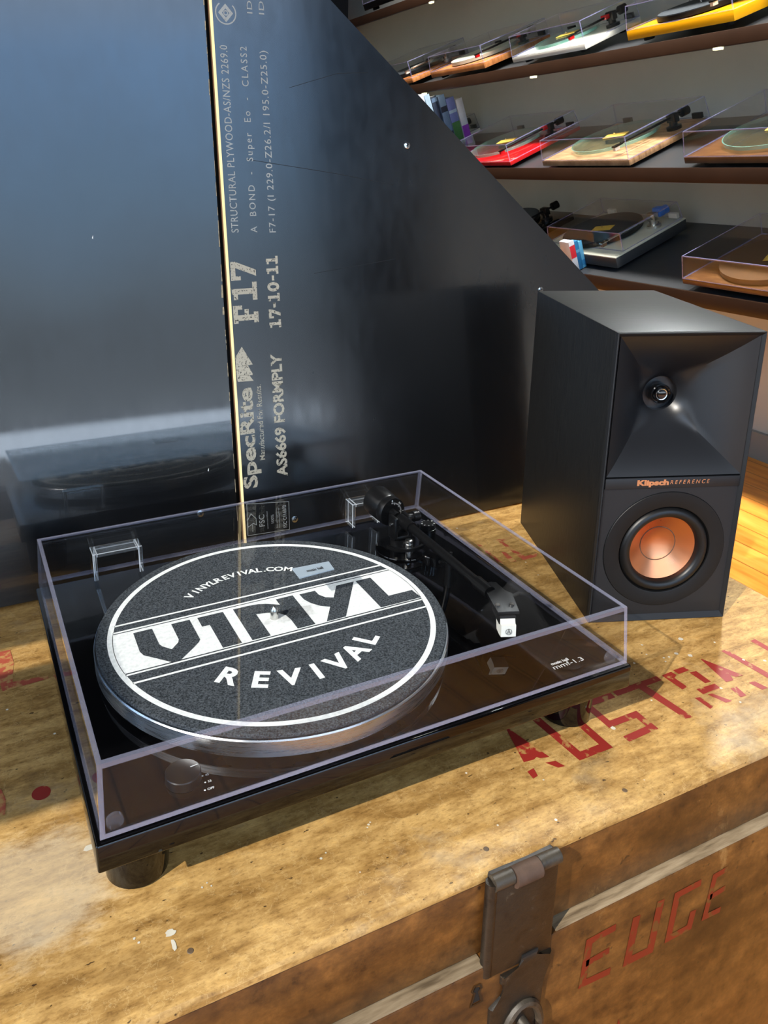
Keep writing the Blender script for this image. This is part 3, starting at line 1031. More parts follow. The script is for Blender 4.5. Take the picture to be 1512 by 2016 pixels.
LB = [(-.2143, .0029, .0690), (.2143, .0029, .0690), (.2143, .3487, .0690), (-.2143, .3487, .0690)]
LT = [(-.2119, .0073, .1204), (.2119, .0073, .1204), (.2119, .3386, .1204), (-.2119, .3386, .1204)]
dc = cover('dust_cover', LB, LT, .0032, tt, M_CLEAR, M_CEDGE, .0034)
for hx0, hx1 in ((-.1645, -.1165), (.1165, .1520)):
    bm = NB()
    zt = .0995
    # hollow moulded box: three walls and a roof
    for lo, hi in (((hx0, .3250, .0705), (hx0 + .004, .3440, zt)), ((hx1 - .004, .3250, .0705), (hx1, .3440, zt)), ((hx0 + .004, .3250, zt - .004), (hx1 - .004, .3440, zt))):
        add_box(bm, lo, hi, .0007, 1, bmi=1)
    obj('hinge_housing', bm, [M_CBOX, M_CEDGH], dc, sharp=20)
for sx in (-.2035, .2035):
    bm = NB()
    add_prism(bm, arc(0, 0, .0055, 0, 360, 20)[:-1], 0, .003, Matrix.Translation((sx, .013, .0725)) @ Matrix.Rotation(math.pi / 2, 4, 'X'))
    obj('rubber_stop', bm, M_SMOKE, dc)
# silver name plate on the cover
bm = NB()
add_prism(bm, [(-.0146, .1629), (.0193, .1650), (.0207, .1795), (-.0142, .1812)], .1206, .1216)
nb = obj('name_plate', bm, M_BADGE, dc)
bm = NB()
add_text(bm, 'music hall', Matrix.Translation((-.0045, .1690, .1217)), width=.0155, height=.0042, bold=.02)
obj('plate_lettering', bm, M_INK, nb, recalc=False)

# printing on the plinth
bm = NB()
add_text(bm, 'music hall', Matrix.Translation((.1566, .0283, Z1)), width=.0180, height=.0032, bold=.035)
add_text(bm, 'mmf-1.3', Matrix.Translation((.1548, .0226, Z1)), width=.0315, height=.0050, bold=.0)
obj('plinth_lettering', bm, M_WINK, plinth, recalc=False)
bm = NB()
for x, y, s in ((-.1418, .0293, '45'), (-.1418, .0228, '33'), (-.1440, .0160, 'OFF')):
    add_text(bm, s, Matrix.Translation((x + .0018, y, Z1)), height=.0019, bold=.02)
    add_poly(bm, arc(x, y + .0009, .0007, 0, 360, 10)[:-1], Matrix.Translation((0, 0, Z1)))
obj('speed_lettering', bm, M_WINK, plinth, recalc=False)
# speed knob
bm = NB()
add_lathe(bm, [(0, .0676), (.0118, .0676), (.0122, .0682), (.0122, .0745), (.0117, .0752), (0, .0753)], 48, c=(-.1545, .0320))
knob = obj('speed_knob', bm, M_SATIN, tt)
bm = NB()
add_stroke(bm, [(-.1490, .0335), (-.1437, .0339)], .0008, Matrix.Translation((0, 0, .0753)))
obj('pointer_line', bm, M_WINK, knob, recalc=False)
# tonearm
bm = NB()
add_tube(bm, [(.1416, .262, .1040), (.1420, .238, .1040)], .0062, 24)
add_tube(bm, [(.1420, .2385, .1040), (.1428, .104, .1010)], .0044, 24)
add_tube(bm, [(.1428, .122, .1014), (.1429, .101, .1009)], .0058, 24)
arm = obj('tonearm', bm, M_TUBE, tt)
bm = NB()
add_tube(bm, [(.1414, .268, .1045), (.1410, .2800, .1050)], .0042, 16)
add_tube(bm, [(.1411, .2790, .1050), (.1410, .2795, .1050), (.1408, .2862, .1052), (.1407, .2874, .1052), (.1406, .2890, .1053), (.1401, .3130, .1060), (.1400, .3140, .1060)],
         [.0150, .0158, .0160, .0156, .0163, .0168, .0160], 48)
cw = obj('counterweight', bm, M_SATIN, arm)
CWM = frame((.1411, .27885, .1050), (1, 0, 0), (0, 0.02, 1), (0.02, -1, 0))
bm = NB()
for k in range(50):
    a = math.radians(k * 7.2)
    r0 = .0098 if k % 5 else .0085
    add_stroke(bm, [(r0 * math.cos(a), r0 * math.sin(a)), (.0112 * math.cos(a), .0112 * math.sin(a))], .00035, CWM, .0003)
for k, s in enumerate(('0', '0.5', '1', '1.5', '2', '2.5', '3', '3.5')):
    a = math.radians(90 - k * 45)
    add_text(bm, s, CWM @ Matrix.Rotation(a - math.pi / 2, 4, 'Z') @ Matrix.Translation((0, .0121, 0)), height=.0019, center=True, z=.0003, bold=.01)
obj('dial_scale', bm, M_WINK, cw, recalc=False)
# gimbal and pivot tower
bm = NB()
add_box(bm, (.1315, .255, .0850), (.1360, .2700, .1085), .0012)
add_box(bm, (.1475, .255, .0850), (.1520, .2700, .1085), .0012)
add_box(bm, (.1315, .255, .0830), (.1520, .2700, .0875), .0012)
add_lathe(bm, [(.0100, .0690), (.0100, .0835)], 32, c=(.1418, .2625))
add_tube(bm, [(.1520, .2625, .1040), (.1570, .2625, .1040), (.1572, .2625, .1040), (.1640, .2625, .1040)], [.004, .004, .0058, .0058], 20)
tower = obj('pivot_tower', bm, M_SATIN, tt)
bm = NB()
add_tube(bm, [(.1298, .2625, .1000), (.1316, .2625, .1000)], .0021, 12)
add_tube(bm, [(.1640, .2625, .1040), (.1646, .2625, .1040)], .0050, 20)
obj('bearing_screw', bm, M_STEEL, tower)
bm = NB()
add_lathe(bm, [(0, Z1 - .0003), (.0295, Z1 - .0003), (.0300, .0684), (.0295, .0692), (.0, .0694)], 64, c=(.1475, .2640))
add_prism(bm, [(.148, .235), (.158, .210), (.170, .210), (.176, .235), (.172, .26)], Z1 - .0003, .0688)
obj('tonearm_base', bm, M_PIANO, tt)
bm = NB()
add_stroke(bm, arc(.1475, .2640, .0235, 195, 300, 16), .0030, I4, .0795)
r = bmesh.ops.extrude_face_region(bm, geom=bm.faces[:])
bmesh.ops.translate(bm, vec=(0, 0, -.0035), verts=[g for g in r['geom'] if isinstance(g, bmesh.types.BMVert)])
obj('cueing_bar', bm, M_TUBE, tt)
bm = NB()
add_lathe(bm, [(.0042, .0690), (.0042, .0800), (.0038, .0806), (.0042, .0810), (.0042, .0842), (.0030, .0850), (.0, .0852)], 24, c=(.1462, .2500))
obj('cueing_post', bm, M_STEEL, tt)
bm = NB()
add_lathe(bm, [(.0098, Z1), (.0098, .0760), (.0092, .0768), (0, .0770)], 32, c=(.1600, .2260))
obj('cueing_lever_mount', bm, M_PIANO, tt)
bm = NB()
add_lathe(bm, [(.0094, Z1), (.0094, .0715), (.0086, .0718), (.0086, .0765), (.0080, .0772), (0, .0773)], 32, c=(.1935, .2895))
dial = obj('antiskate_dial', bm, M_SATIN, tt)
bm = NB()
for k in range(9):
    a = math.radians(20 + k * 38)
    add_text(bm, str(k), Matrix.Translation((.1935 + .0060 * math.cos(a), .2895 + .0060 * math.sin(a), .0773)) @ Matrix.Rotation(a - math.pi / 2, 4, 'Z'), height=.0021, center=True, bold=.02)
obj('dial_scale', bm, M_WINK, dial, recalc=False)
# arm rest clip
bm = NB()
add_tube(bm, [(.1480, .176, Z1), (.1480, .176, .0935)], .0035, 14)
add_tube(bm, [(.1500, .176, .1040), (.1490, .176, .0965), (.1430, .176, .0945), (.1370, .176, .0965)], .0016, 10)
obj('arm_rest', bm, M_SATIN, tt)
# headshell with cartridge: local frame along the offset head
hd = Vector((-.356, -.934, 0)).normalized()
HS = frame((.1500, .1060, .1003), (-hd.y, hd.x, 0), tuple(-hd), (0, 0, 1))     # x = right seen from the front, y = towards the pivot
bm = NB()
plate = [(-.0080, .004), (-.0010, .0085), (.0045, .0075), (.0085, -.0080), (.0140, -.0130), (.0118, -.0425), (-.0075, -.0430), (-.0085, -.0150)]
add_prism(bm, plate, 0, .0028, bev=.0005)
add_box(bm, (-.0078, -.004, -.0045), (-.001, .0055, 0.0002), .0005)
bmesh.ops.transform(bm, matrix=HS, verts=bm.verts)
hs = obj('headshell', bm, simple('headshell_black', (11, 11, 12), .42, spec=.2, var=(40, .85)), arm)
bm = NB()
for p in ((.0128, -.014, .0010), (.0190, -.0135, .0012)):
    pass
add_prism(bm, [(.0120, -.0180), (.0125, -.0135), (.0205, -.0085), (.0305, -.0120), (.0300, -.0150), (.0205, -.0120)], .0004, .0018)
bmesh.ops.transform(bm, matrix=HS, verts=bm.verts)
obj('finger_lift', bm, M_MATTE, arm)
for sx in (-.0050, .0075):
    bm = NB()
    add_lathe(bm, [(.0024, .0029), (.0024, .0042), (.0018, .0047), (0, .0048)], 16, HS @ Matrix.Translation((sx, -.0330, 0)))
    obj('head_screw', bm, M_STEEL, arm)
bm = NB()
add_box(bm, (-.0062, -.0450, -.0080), (.0082, -.0200, -.0002), .0006)
bmesh.ops.transform(bm, matrix=HS, verts=bm.verts)
obj('cartridge', bm, M_MATTE, arm)
bm = NB()
add_prism(bm, [(-.0445, -.0015), (-.0470, -.0060), (-.0495, -.0065), (-.0505, -.0165), (-.0455, -.0175), (-.0360, -.0175), (-.0330, -.0085)], -.0062, .0066,
          HS @ Matrix(((0, 0, 1, .0008), (1, 0, 0, 0), (0, 1, 0, 0), (0, 0, 0, 1))))
sty = obj('stylus_guard', bm, M_CART, arm)
bm = NB()
LG = HS @ Matrix(((1, 0, 0, .0010), (0, .1, -.995, -.0503), (0, .995, .1, -.0118), (0, 0, 0, 1)))
add_stroke(bm, arc(0, 0, .0026, 0, 360, 20)[:-1], .00035, LG, .0003, closed=True)
add_stroke(bm, [(-.0016, -.0018), (0, .0024), (.0016, -.0018)], .00035, LG, .0003)
add_stroke(bm, [(-.0007, -.0017), (0, .0006), (.0007, -.0017)], .0003, LG, .0003)
obj('maker_mark', bm, M_INK, arm, recalc=False)

# slipmat on the platter
sm = thing('slipmat', 'round black felt slipmat with bold white lettering on the platter', 'slipmat', Matrix.Translation((PC[0], PC[1], .0879)))
MT = .0031
bm = NB()
add_lathe(bm, [(.0038, 0), (.1466, 0), (.1475, .0006), (.1475, MT - .0006), (.1468, MT), (.0038, MT), (.0038, 0)], 128)
obj('felt_disc', bm, M_FELT, sm)
SMM = Matrix.Translation((0, 0, MT)) @ Matrix.Diagonal((.001, .001, 1, 1))
bm = NB()
add_stroke(bm, arc(0, 0, 136.2, 0, 360, 160)[:-1], 4.6, SMM, .0002, closed=True)
def chord(y0, y1, R=134.4, n=14):
    """white band between two parallel chords"""
    a0 = math.degrees(math.asin(y0 / R)); a1 = math.degrees(math.asin(y1 / R))
    right = arc(0, 0, R, a0, a1, n)
    left = [(-x, y) for x, y in right][::-1]
    add_poly(bm, right + left, SMM, .0002)
chord(43.4, 45.6); chord(33.2, 35.4)
chord(-28.4, -26.4); chord(-40.4, -38.2)
obj('printed_ring', bm, M_WHITE, sm, recalc=False)
bm = NB()
chord(-24.9, 32.0)
obj('printed_band', bm, M_WHITE, sm, recalc=False)
# black felt letters VINYL cut out of the white band
bm = NB()
SML = Matrix.Translation((0, 0, MT + .00018)) @ Matrix.Diagonal((.001, .001, 1, 1))
for p in ([(-114.4, 28), (-98.8, 28), (-98.6, 3), (-97, -1.2), (-91.2, -8.3), (-84, -1.0), (-82.6, 3), (-82.6, 28), (-66.7, 28), (-66.7, -4.4), (-68.5, -7.5), (-74.8, -13.6), (-88.0, -25.3), (-95.6, -25.3), (-113.4, -7), (-115.2, -1)],
          [(-60, 28), (-37.2, 28), (-37.2, -23.8), (-53.3, -23.8), (-53.3, 13), (-60, 13)],
          [(-28, 28), (-14, 28), (-5, 27), (2, 24.2), (7, 21.3), (12, 17.8), (12, 28), (28.3, 28), (28.3, -23.8), (12, -23.8), (12, -9), (10.6, -.3), (5.8, 5.7), (-2, 10.1), (-12.2, 12.2), (-12.2, -23.8), (-28.2, -23.8)],
          [(34.4, 26.9), (49.8, 26.9), (50.2, 19), (54, 12.2), (60.4, 9.0), (71.4, 26.9), (89.4, 26.9), (56.8, -24.2), (38.6, -24.2), (51.0, -4), (43.8, .9), (37.9, 9), (34.9, 17)],
          [(91.2, 26.9), (106.8, 26.9), (106.8, -9.4), (131.0, -9.4), (132.2, -24.2), (91.2, -24.2)]):
    add_poly(bm, p, SML, .0002)
obj('cut_out_lettering', bm, M_FELT, sm, recalc=False)
bm = NB()
for ch, r, a in (('R', 95.2, -134.0), ('E', 94.6, -117.6), ('V', 93.6, -102.3), ('I', 93.4, -88.0), ('V', 93.0, -74.4), ('A', 93.0, -60.6), ('L', 93.0, -46.4)):
    add_text(bm, ch, SMM @ Matrix.Translation((r * math.cos(math.radians(a)), r * math.sin(math.radians(a)), 0)) @ Matrix.Rotation(math.radians(a + 90), 4, 'Z'), height=19.4, bold=.035, center=True)
url = 'VINYLREVIVAL.COM.AU'
angs = [130.2, 124.6, 119.6, 114.6, 110.4, 106.2, 101.1, 96.6, 91.8, 88.0, 83.5, 78.9, 75.4, 71.9, 66.4, 60.3, 55.6, 52.0, 47.4]
for ch, a in zip(url, angs):
    add_text(bm, ch, SMM @ Matrix.Translation((82.9 * math.cos(math.radians(a)), 82.9 * math.sin(math.radians(a)), 0)) @ Matrix.Rotation(math.radians(a - 90), 4, 'Z'), height=8.0, bold=.03, center=True)
obj('printed_lettering', bm, M_WHITE, sm, recalc=False)

# ------------------------------------------------------------------ loudspeaker
SR = -.3577
SPM = Matrix.Translation((.3075, .1458, 0)) @ Matrix.Rotation(SR, 4, 'Z')
SW, SD, SH = .1505, .2453, .3142
sp = thing('bookshelf_speaker', 'black bookshelf speaker with a copper cone standing behind the turntable', 'speaker', SPM)
bm = NB()
# cabinet shell open at the front: outer box minus front recess
add_box(bm, (0, .006, .0006), (SW, SD, SH), .0012)
bmesh.ops.delete(bm, geom=[f for f in bm.faces if f.calc_center_median().y < .0062], context='FACES')
add_box(bm, (.0038, .062, .0062), (SW - .0038, SD - .01, SH - .0048))
obj('cabinet', bm, oak_black(), sp, recalc=False)
bm = NB()
# mitred front frame, sloping in from the cabinet edge to the baffle
o_ = [(0.0004, .0006), (SW - .0004, .0006), (SW - .0004, SH - .0004), (0.0004, SH - .0004)]
fi = [(.0040, .0066), (SW - .0040, .0066), (SW - .0040, SH - .0050), (.0040, SH - .0050)]
rows = [[bm.verts.new((x, .0065, z)) for x, z in o_], [bm.verts.new((x, .0008, z)) for x, z in o_], [bm.verts.new((x + (.0008 if x < .07 else -.0008), 0, z + (.0008 if z < .1 else -.0008))) for x, z in o_],
        [bm.verts.new((x, .0040, z)) for x, z in fi], [bm.verts.new((x, .0065, z)) for x, z in fi]]
for a, b in zip(rows, rows[1:]):
    for j in range(4):
        bm.faces.new([a[j], a[(j + 1) % 4], b[(j + 1) % 4], b[j]])
obj('front_frame', bm, M_SCUBA, sp, sharp=15)
bm = NB()
HX0, HX1, HZ0, HZ1 = .0042, .1463, .1640, .3090
WC = (.0752, .0818)
# lower baffle with a round hole for the woofer (quads from hole to edge)
def baffle_ring(x0, z0, x1, z1, c, R, y, n=64):
    hole = [bm.verts.new((c[0] + R * math.cos(2 * math.pi * k / n), y, c[1] + R * math.sin(2 * math.pi * k / n))) for k in range(n)]
    edge = []
    for k in range(n):
        a = 2 * math.pi * k / n
        dx, dz = math.cos(a), math.sin(a)
        tx = ((x1 - c[0]) / dx) if dx > 1e-9 else ((x0 - c[0]) / dx if dx < -1e-9 else 1e9)
        tz = ((z1 - c[1]) / dz) if dz > 1e-9 else ((z0 - c[1]) / dz if dz < -1e-9 else 1e9)
        tt_ = min(tx, tz)
        edge.append(bm.verts.new((c[0] + dx * tt_, y, c[1] + dz * tt_)))
    corners = [(x0, z0), (x1, z0), (x1, z1), (x0, z1)]
    for k in range(n):
        k2 = (k + 1) % n
        e0, e1 = edge[k].co, edge[k2].co
        cor = None
        if abs(e0.x - e1.x) > 1e-7 and abs(e0.z - e1.z) > 1e-7:
            cor = min(corners, key=lambda q: (q[0] - e0.x) ** 2 + (q[1] - e0.z) ** 2 + (q[0] - e1.x) ** 2 + (q[1] - e1.z) ** 2)
        vs = [hole[k], edge[k]] + ([bm.verts.new((cor[0], y, cor[1]))] if cor else []) + [edge[k2], hole[k2]]
        bm.faces.new(vs)
baffle_ring(.0040, .0066, .1465, .1515, WC, .0655, .0042)
obj('baffle', bm, M_SCUBA, sp, recalc=True)
# horn: square mouth narrowing to a round throat
bm = NB()
hc = ((HX0 + HX1) / 2, (HZ0 + HZ1) / 2 + .001)
n = 96
ring = []
steps = 16
for i in range(steps + 1):
    f = i / steps
    depth = .0030 + .050 * f
    k = (1 - f) ** 1.25
    hw = .0185 + ((HX1 - HX0) / 2 - .0185) * (.80 * (1 - f) + .20 * (1 - f) ** 3)
    hh = .0185 + ((HZ1 - HZ0) / 2 - .0185) * (.80 * (1 - f) + .20 * (1 - f) ** 3)
    ex = 2 + 600 * (1 - f) ** 4      # superellipse exponent: square -> circle
    rg = []
    for j in range(n):
        a = 2 * math.pi * j / n
        ca, sa = math.cos(a), math.sin(a)
        r = (abs(ca) ** ex + abs(sa) ** ex) ** (-1 / ex)
        rg.append(bm.verts.new((hc[0] + hw * r * ca, depth, hc[1] + hh * r * sa)))
    ring.append(rg)
for a, b in zip(ring, ring[1:]):
    for j in range(n):
        bm.faces.new([a[j], a[(j + 1) % n], b[(j + 1) % n], b[j]])
th_ = [bm.verts.new((v.co.x, .060, v.co.z)) for v in ring[-1]]
for j in range(n):
    bm.faces.new([ring[-1][j], ring[-1][(j + 1) % n], th_[(j + 1) % n], th_[j]])
bm.faces.new(th_)
horn = obj('horn', bm, M_HORN, sp, sharp=20)
for f in horn.data.polygons:
    pass
RX = Matrix.Translation((hc[0], 0, hc[1])) @ Matrix.Rotation(math.pi / 2, 4, 'X')     # local z -> -y (outwards)
bm = NB()
add_lathe(bm, [(.0110, -.056), (.0108, -.050), (.0098, -.0490), (.0082, -.0500), (.0078, -.053)], 40, RX)
add_lathe(bm, [(.0060, -.053), (.0058, -.0488), (.0042, -.0472), (0, -.0466)], 32, RX)
tw = obj('tweeter', bm, simple('gloss_black_plug', (10, 10, 11), .08, var=(30, .8), coat=.5), sp)
bm = NB()
add_lathe(bm, [(.0050, -.0484), (.0060, -.0480), (.0062, -.0486)], 32, RX)
obj('tweeter_ring', bm, M_STEEL, tw)
# name strip
bm = NB()
add_box(bm, (.0040, .0026, .1520), (.1465, .0065, .1632), .0004)
ns = obj('name_strip', bm, M_SCUBA, sp)
LFM = Matrix(((1, 0, 0, 0), (0, 0, -1, .0026), (0, 1, 0, 0), (0, 0, 0, 1)))
bm = NB()
add_text(bm, 'Klipsch', LFM @ Matrix.Translation((.0372, .1556, 0)), width=.0335, height=.0058, bold=.055, shear=.0, z=.0003)
add_text(bm, 'REFERENCE', LFM @ Matrix.Translation((.0722, .1562, 0)), width=.0412, height=.0042, bold=.0, shear=.15, space=1.5, z=.0003)
obj('brand_lettering', bm, M_CLOGO, ns, recalc=False)
# woofer
WX = Matrix.Translation((WC[0], 0, WC[1])) @ Matrix.Rotation(math.pi / 2, 4, 'X')
bm = NB()
add_lathe(bm, [(.0652, -.0065), (.0652, -.0036), (.0647, -.0031), (.0500, -.0024), (.0490, -.0028), (.0480, -.0060)], 96, WX)
obj('woofer_trim_ring', bm, M_MATTE, sp)
bm = NB()
pr_ = [(.0481, -.0062)]
for k in range(9):
    a = math.pi * k / 8
    pr_.append((.0420 + .0058 * math.cos(a), -.0066 + .0062 * math.sin(a)))
pr_.append((.0360, -.0090))
add_lathe(bm, pr_, 96, WX)
obj('surround', bm, M_RUBBER, sp)
bm = NB()
add_lathe(bm, [(.0362, -.0088), (.0190, -.0185)], 96, WX)
cone = obj('cone', bm, M_COPPER, sp)
bm = NB()
add_lathe(bm, [(.0194, -.0182), (.0188, -.0186), (.0150, -.0206), (.0080, -.0232), (0, -.0245)], 96, WX)
obj('dust_cap', bm, M_COPPER, sp)
bm = NB()
add_lathe(bm, [(.0197, -.01815), (.0191, -.0178), (.0187, -.0183)], 96, WX)
obj('cap_seam', bm, M_RUST, cone)

# ------------------------------------------------------------------ boards added left of the chest, out of view, to cast the shadow on it
for lab, y0, y1 in (('narrow dark board left of the chest, nearer the camera, added to cast a shadow', -.207, -.022), ('dark board left of the chest, farther from the camera, added to cast a shadow', .027, .300)):
    ws = thing('shadow_board', lab, 'shelf')
    bm = NB()
    add_box(bm, (-1.8995, y0, .60), (-.858, y1, .62), .002)
    obj('shelf_board', bm, M_MATTE, ws)
    bm = NB()
    add_prism(bm, [(-1.8995, .5995), (-1.55, .5995), (-1.8995, .42)], -(y0 + y1) / 2 - .01, -(y0 + y1) / 2 + .01, Matrix(((1, 0, 0, 0), (0, 0, -1, 0), (0, 1, 0, 0), (0, 0, 0, 1))))
    obj('bracket', bm, M_MATTE, ws)

# ------------------------------------------------------------------ display shelves on the right wall
TILT = .385
SL = -.0215
E1 = Vector((0, 1, SL)).normalized()
E2 = Vector((math.cos(TILT), 0, math.sin(TILT)))
EN = E2.cross(E1).normalized()
def shelf(v_top, xs, label, led=(), y0=-.6, y1=4.35, face=.042):
    zz = v_top - .0215 * 1.6
    M = frame((xs, 1.6, zz), E1, (1, 0, 0), (0, .0215, 1))     # local x along the shelf, y into the wall, z up
    th = thing('display_shelf', label, 'shelf', M)
    a, b = y0 - 1.6, y1 - 1.6
    bm = NB()
    ct, st = math.cos(TILT), math.sin(TILT)
    D = (2.115 - xs) / ct
    pr = [(.014, -.014), (.014 + D * ct * .97, -.014 + D * st * .97), (.014 + D * ct * .97, -.036 + D * st * .97), (.014, -.036)]
    va = [bm.verts.new((a, y, z)) for y, z in pr]; vb = [bm.verts.new((b, y, z)) for y, z in pr]
    bm.faces.new(va); bm.faces.new(vb[::-1])
    for i in range(4):
        j = (i + 1) % 4
        bm.faces.new([va[i], vb[i], vb[j], va[j]])
    obj('shelf_board', bm, M_SHELF, th)
    bm = NB()
    add_box(bm, (a, 0, -face), (b, .0138, 0), .0015)
    obj('front_lip', bm, M_LIP, th)
    if True:
        bm = NB()
        add_box(bm, (a, .0145, -face + .004), (b, .022, -face + .012))
        obj('led_strip', bm, M_LED, th)
        for q in led:
            bm = NB()
            add_box(bm, (q - 1.6 - .014, .001, -face - .007), (q - 1.6 + .014, .013, -face + .0005), .001)
            obj('led_end_cap', bm, M_LEDC, th)
    return th
shelf(.124, 1.67, 'lowest sloping display shelf, seen just above the speaker')
shelf(.471, 1.67, 'middle sloping display shelf, holding the red and walnut record players')
shelf(.842, 1.77, 'upper sloping display shelf, holding the yellow and white record players', led=(1.37, 2.20, 2.985))
shelf(1.216, 1.77, 'topmost sloping display shelf at the upper edge of the picture', led=(2.95,))

def player(px, py, pz, W, D, bt, lh, label, m_pl, platter='felt', feet=.012, lid='clear', arm_m=None, sticker=True, arm_lift=None, ta=TILT, lid_in=.0, lid_f=0, head_red=False, blue=False, m_top=None, foot_m=None):
    ta_ = ta
    e2 = Vector((math.cos(ta_), 0, math.sin(ta_)))
    en = e2.cross(E1).normalized()
    o = Vector((px, py, pz)) + E1 * W
    M = frame(o, -E1, e2, en)            # local x left->right seen from the room, y to the wall, z up
    th = thing('record_player', label, 'record player', M)
    bm = NB()
    add_box(bm, (0, 0, 0), (W, D, bt), .0012)
    obj('plinth', bm, m_pl, th)
    if m_top:
        bm = NB()
        add_box(bm, (-.0005, -.0005, bt), (W + .0005, D + .0005, bt + .004), .0008)
        obj('top_plate', bm, m_top, th)
        bt += .004
    for x in (.05, W - .05):
        for y in (.04, D - .04):
            bm = NB()
            add_lathe(bm, [(0, -feet), (.016, -feet), (.018, -feet * .5), (.016, 0.0002)], 20, c=(x, y))
            obj('foot', bm, foot_m or M_MATTE, th)
    c = (W * .43, D * .50)
    R = min(.150 * W / .43, D * .46)
    bm = NB()
    if platter == 'glass':
        add_lathe(bm, [(0, bt + .008), (R, bt + .008)], 64, c=c)
        add_lathe(bm, [(R, bt + .008), (R, bt + .018), (R - .003, bt + .0182)], 64, c=c, mi=1)
        add_lathe(bm, [(R - .003, bt + .0182), (0, bt + .0182)], 64, c=c)
        obj('platter', bm, [M_GLASS, M_GLASSE], th)
        bm = NB()
        add_lathe(bm, [(.035, bt), (.035, bt + .0078)], 32, c=c)
        obj('sub_platter', bm, M_MATTE, th)
    else:
        add_lathe(bm, [(0, bt + .004), (R, bt + .004), (R, bt + .018), (0, bt + .018)], 64, c=c)
        obj('platter', bm, {'felt': M_MATTE, 'acrylic': M_FROST, 'brown': M_BROWNP}[platter], th)
    if platter == 'felt':
        bm = NB()
        add_lathe(bm, [(0, bt + .0182), (R * .97, bt + .0182), (R * .97, bt + .020), (0, bt + .020)], 64, c=c)
        obj('mat', bm, M_FELT, th)
    bm = NB()
    add_lathe(bm, [(.0035, bt + .016), (.0035, bt + .028), (0, bt + .030)], 12, c=c)
    obj('spindle', bm, M_STEEL, th)
    if sticker:
        bm = NB()
        a = .35
        w, h = .040 * W / .43, .022 * W / .43
        pts = [(-w, -h), (w, -h), (w, h), (-w, h)]
        pts = [(c[0] + .01 + x * math.cos(a) - y * math.sin(a), c[1] - .005 + x * math.sin(a) + y * math.cos(a)) for x, y in pts]
        add_prism(bm, pts, bt + .0204, bt + .0214)
        obj('price_card', bm, M_GOLD, th)
    am = arm_m or M_TUBE
    pv = Vector((W * .85, D * .74, bt + .040)); hd_ = Vector((W * .80, D * .16, bt + .034))
    d = (hd_ - pv).normalized()
    bm = NB()
    add_tube(bm, [pv + d * -.045, pv, hd_], .0042, 12)
    ar = obj('tonearm', bm, am, th)
    bm = NB()
    add_tube(bm, [pv + d * -.034, pv + d * -.036, pv + d * -.062, pv + d * -.064], [.010, .0155, .0155, .010], 24)
    obj('counterweight', bm, M_SATIN if not blue else M_BLUE, ar)
    bm = NB()
    ax = Vector((-d.y, d.x, 0))
    add_prism(bm, [(-.008, -.03), (.008, -.03), (.007, .004), (-.007, .004)], -.003, .001, frame(hd_, ax, -d, (0, 0, 1)))
    obj('headshell', bm, am, ar)
    bm = NB()
    add_box(bm, (-.006, -.028, -.014), (.006, -.010, -.0032), 0)
    bmesh.ops.transform(bm, matrix=frame(hd_, ax, -d, (0, 0, 1)), verts=bm.verts)
    obj('cartridge', bm, M_REDP if head_red else (M_CART if not blue else M_BROWNP), ar)
    bm = NB()
    add_lathe(bm, [(0, bt), (.024, bt), (.024, bt + .010), (.013, bt + .012), (.013, bt + .030), (0, bt + .030)], 28, c=(pv.x, pv.y))
    add_box(bm, (pv.x - .018, pv.y - .010, bt + .022), (pv.x + .018, pv.y + .012, bt + .052), .003)
    obj('arm_base', bm, am if am is not M_TUBE else M_SATIN, th)
    if head_red:
        bm = NB()
        add_box(bm, (pv.x - .02, pv.y - .030, bt + .032), (pv.x + .006, pv.y - .0105, bt + .048), .002)
        obj('arm_clip', bm, M_REDP, th)
    if blue:
        bm = NB()
        add_box(bm, (pv.x - .012, pv.y + .014, bt + .030), (pv.x + .022, pv.y + .040, bt + .062), .004)
        obj('arm_clip', bm, M_BLUE, th)
    if lid:
        i = lid_in
        bot = [(i, i + lid_f, bt + .0012), (W - i, i + lid_f, bt + .0012), (W - i, D - i * .3, bt + .0012), (i, D - i * .3, bt + .0012)]
        k = .006 + i
        top = [(k, k + lid_f, lh), (W - k, k + lid_f, lh), (W - k, D - k * .6, lh), (k, D - k * .6, lh)]
        dcv = cover('dust_cover', bot, top, .003, th, M_SMOKE if lid == 'smoke' else M_CLEAR, M_CEDGE2, .0032)
        for x in (W * .12, W * .86):
            bm = NB()
            add_box(bm, (x, D - .016 - i * .3, bt + .004), (x + .038, D - .0045 - i * .3, bt + .022), .001)
            obj('hinge', bm, M_SATIN if lid != 'clearw' else M_CART, dcv)
    return th

M_WALNUT = wood_grain('walnut_veneer', [(120, 84, 54), (166, 126, 88), (190, 150, 110)], .45, (2, 10, 2), 8)
M_BROWNW = wood_grain('dark_brown_veneer', [(70, 44, 24), (98, 64, 36), (112, 76, 44)], .3, (2, 10, 2), 8)
M_TEAK = wood_grain('orange_brown_veneer', [(150, 88, 44), (184, 116, 62), (204, 138, 80)], .4, (2, 10, 2), 8)
M_REDP = simple('gloss_red_lacquer', (196, 24, 28), .12, var=(4, .9), coat=.4)
M_YELP = simple('satin_yellow_lacquer', (236, 168, 18), .25, var=(4, .92))
M_WHITP = simple('white_lacquer', (222, 222, 212), .25, var=(4, .95))
M_CREAM = simple('cream_metal_plate', (196, 196, 180), .35, var=(6, .94))
M_GREYP = simple('graphite_plinth', (52, 54, 56), .45, var=(8, .85))
M_BLACKP = simple('gloss_black_plinth', (14, 14, 15), .1, var=(6, .8), coat=.3)
M_BLUE = simple('blue_plastic', (20, 110, 214), .35, var=(8, .85))
M_FROST = simple('frosted_platter', (196, 200, 184), .35, var=(8, .92))
M_BROWNP = simple('brown_platter', (96, 72, 52), .3, var=(8, .85))
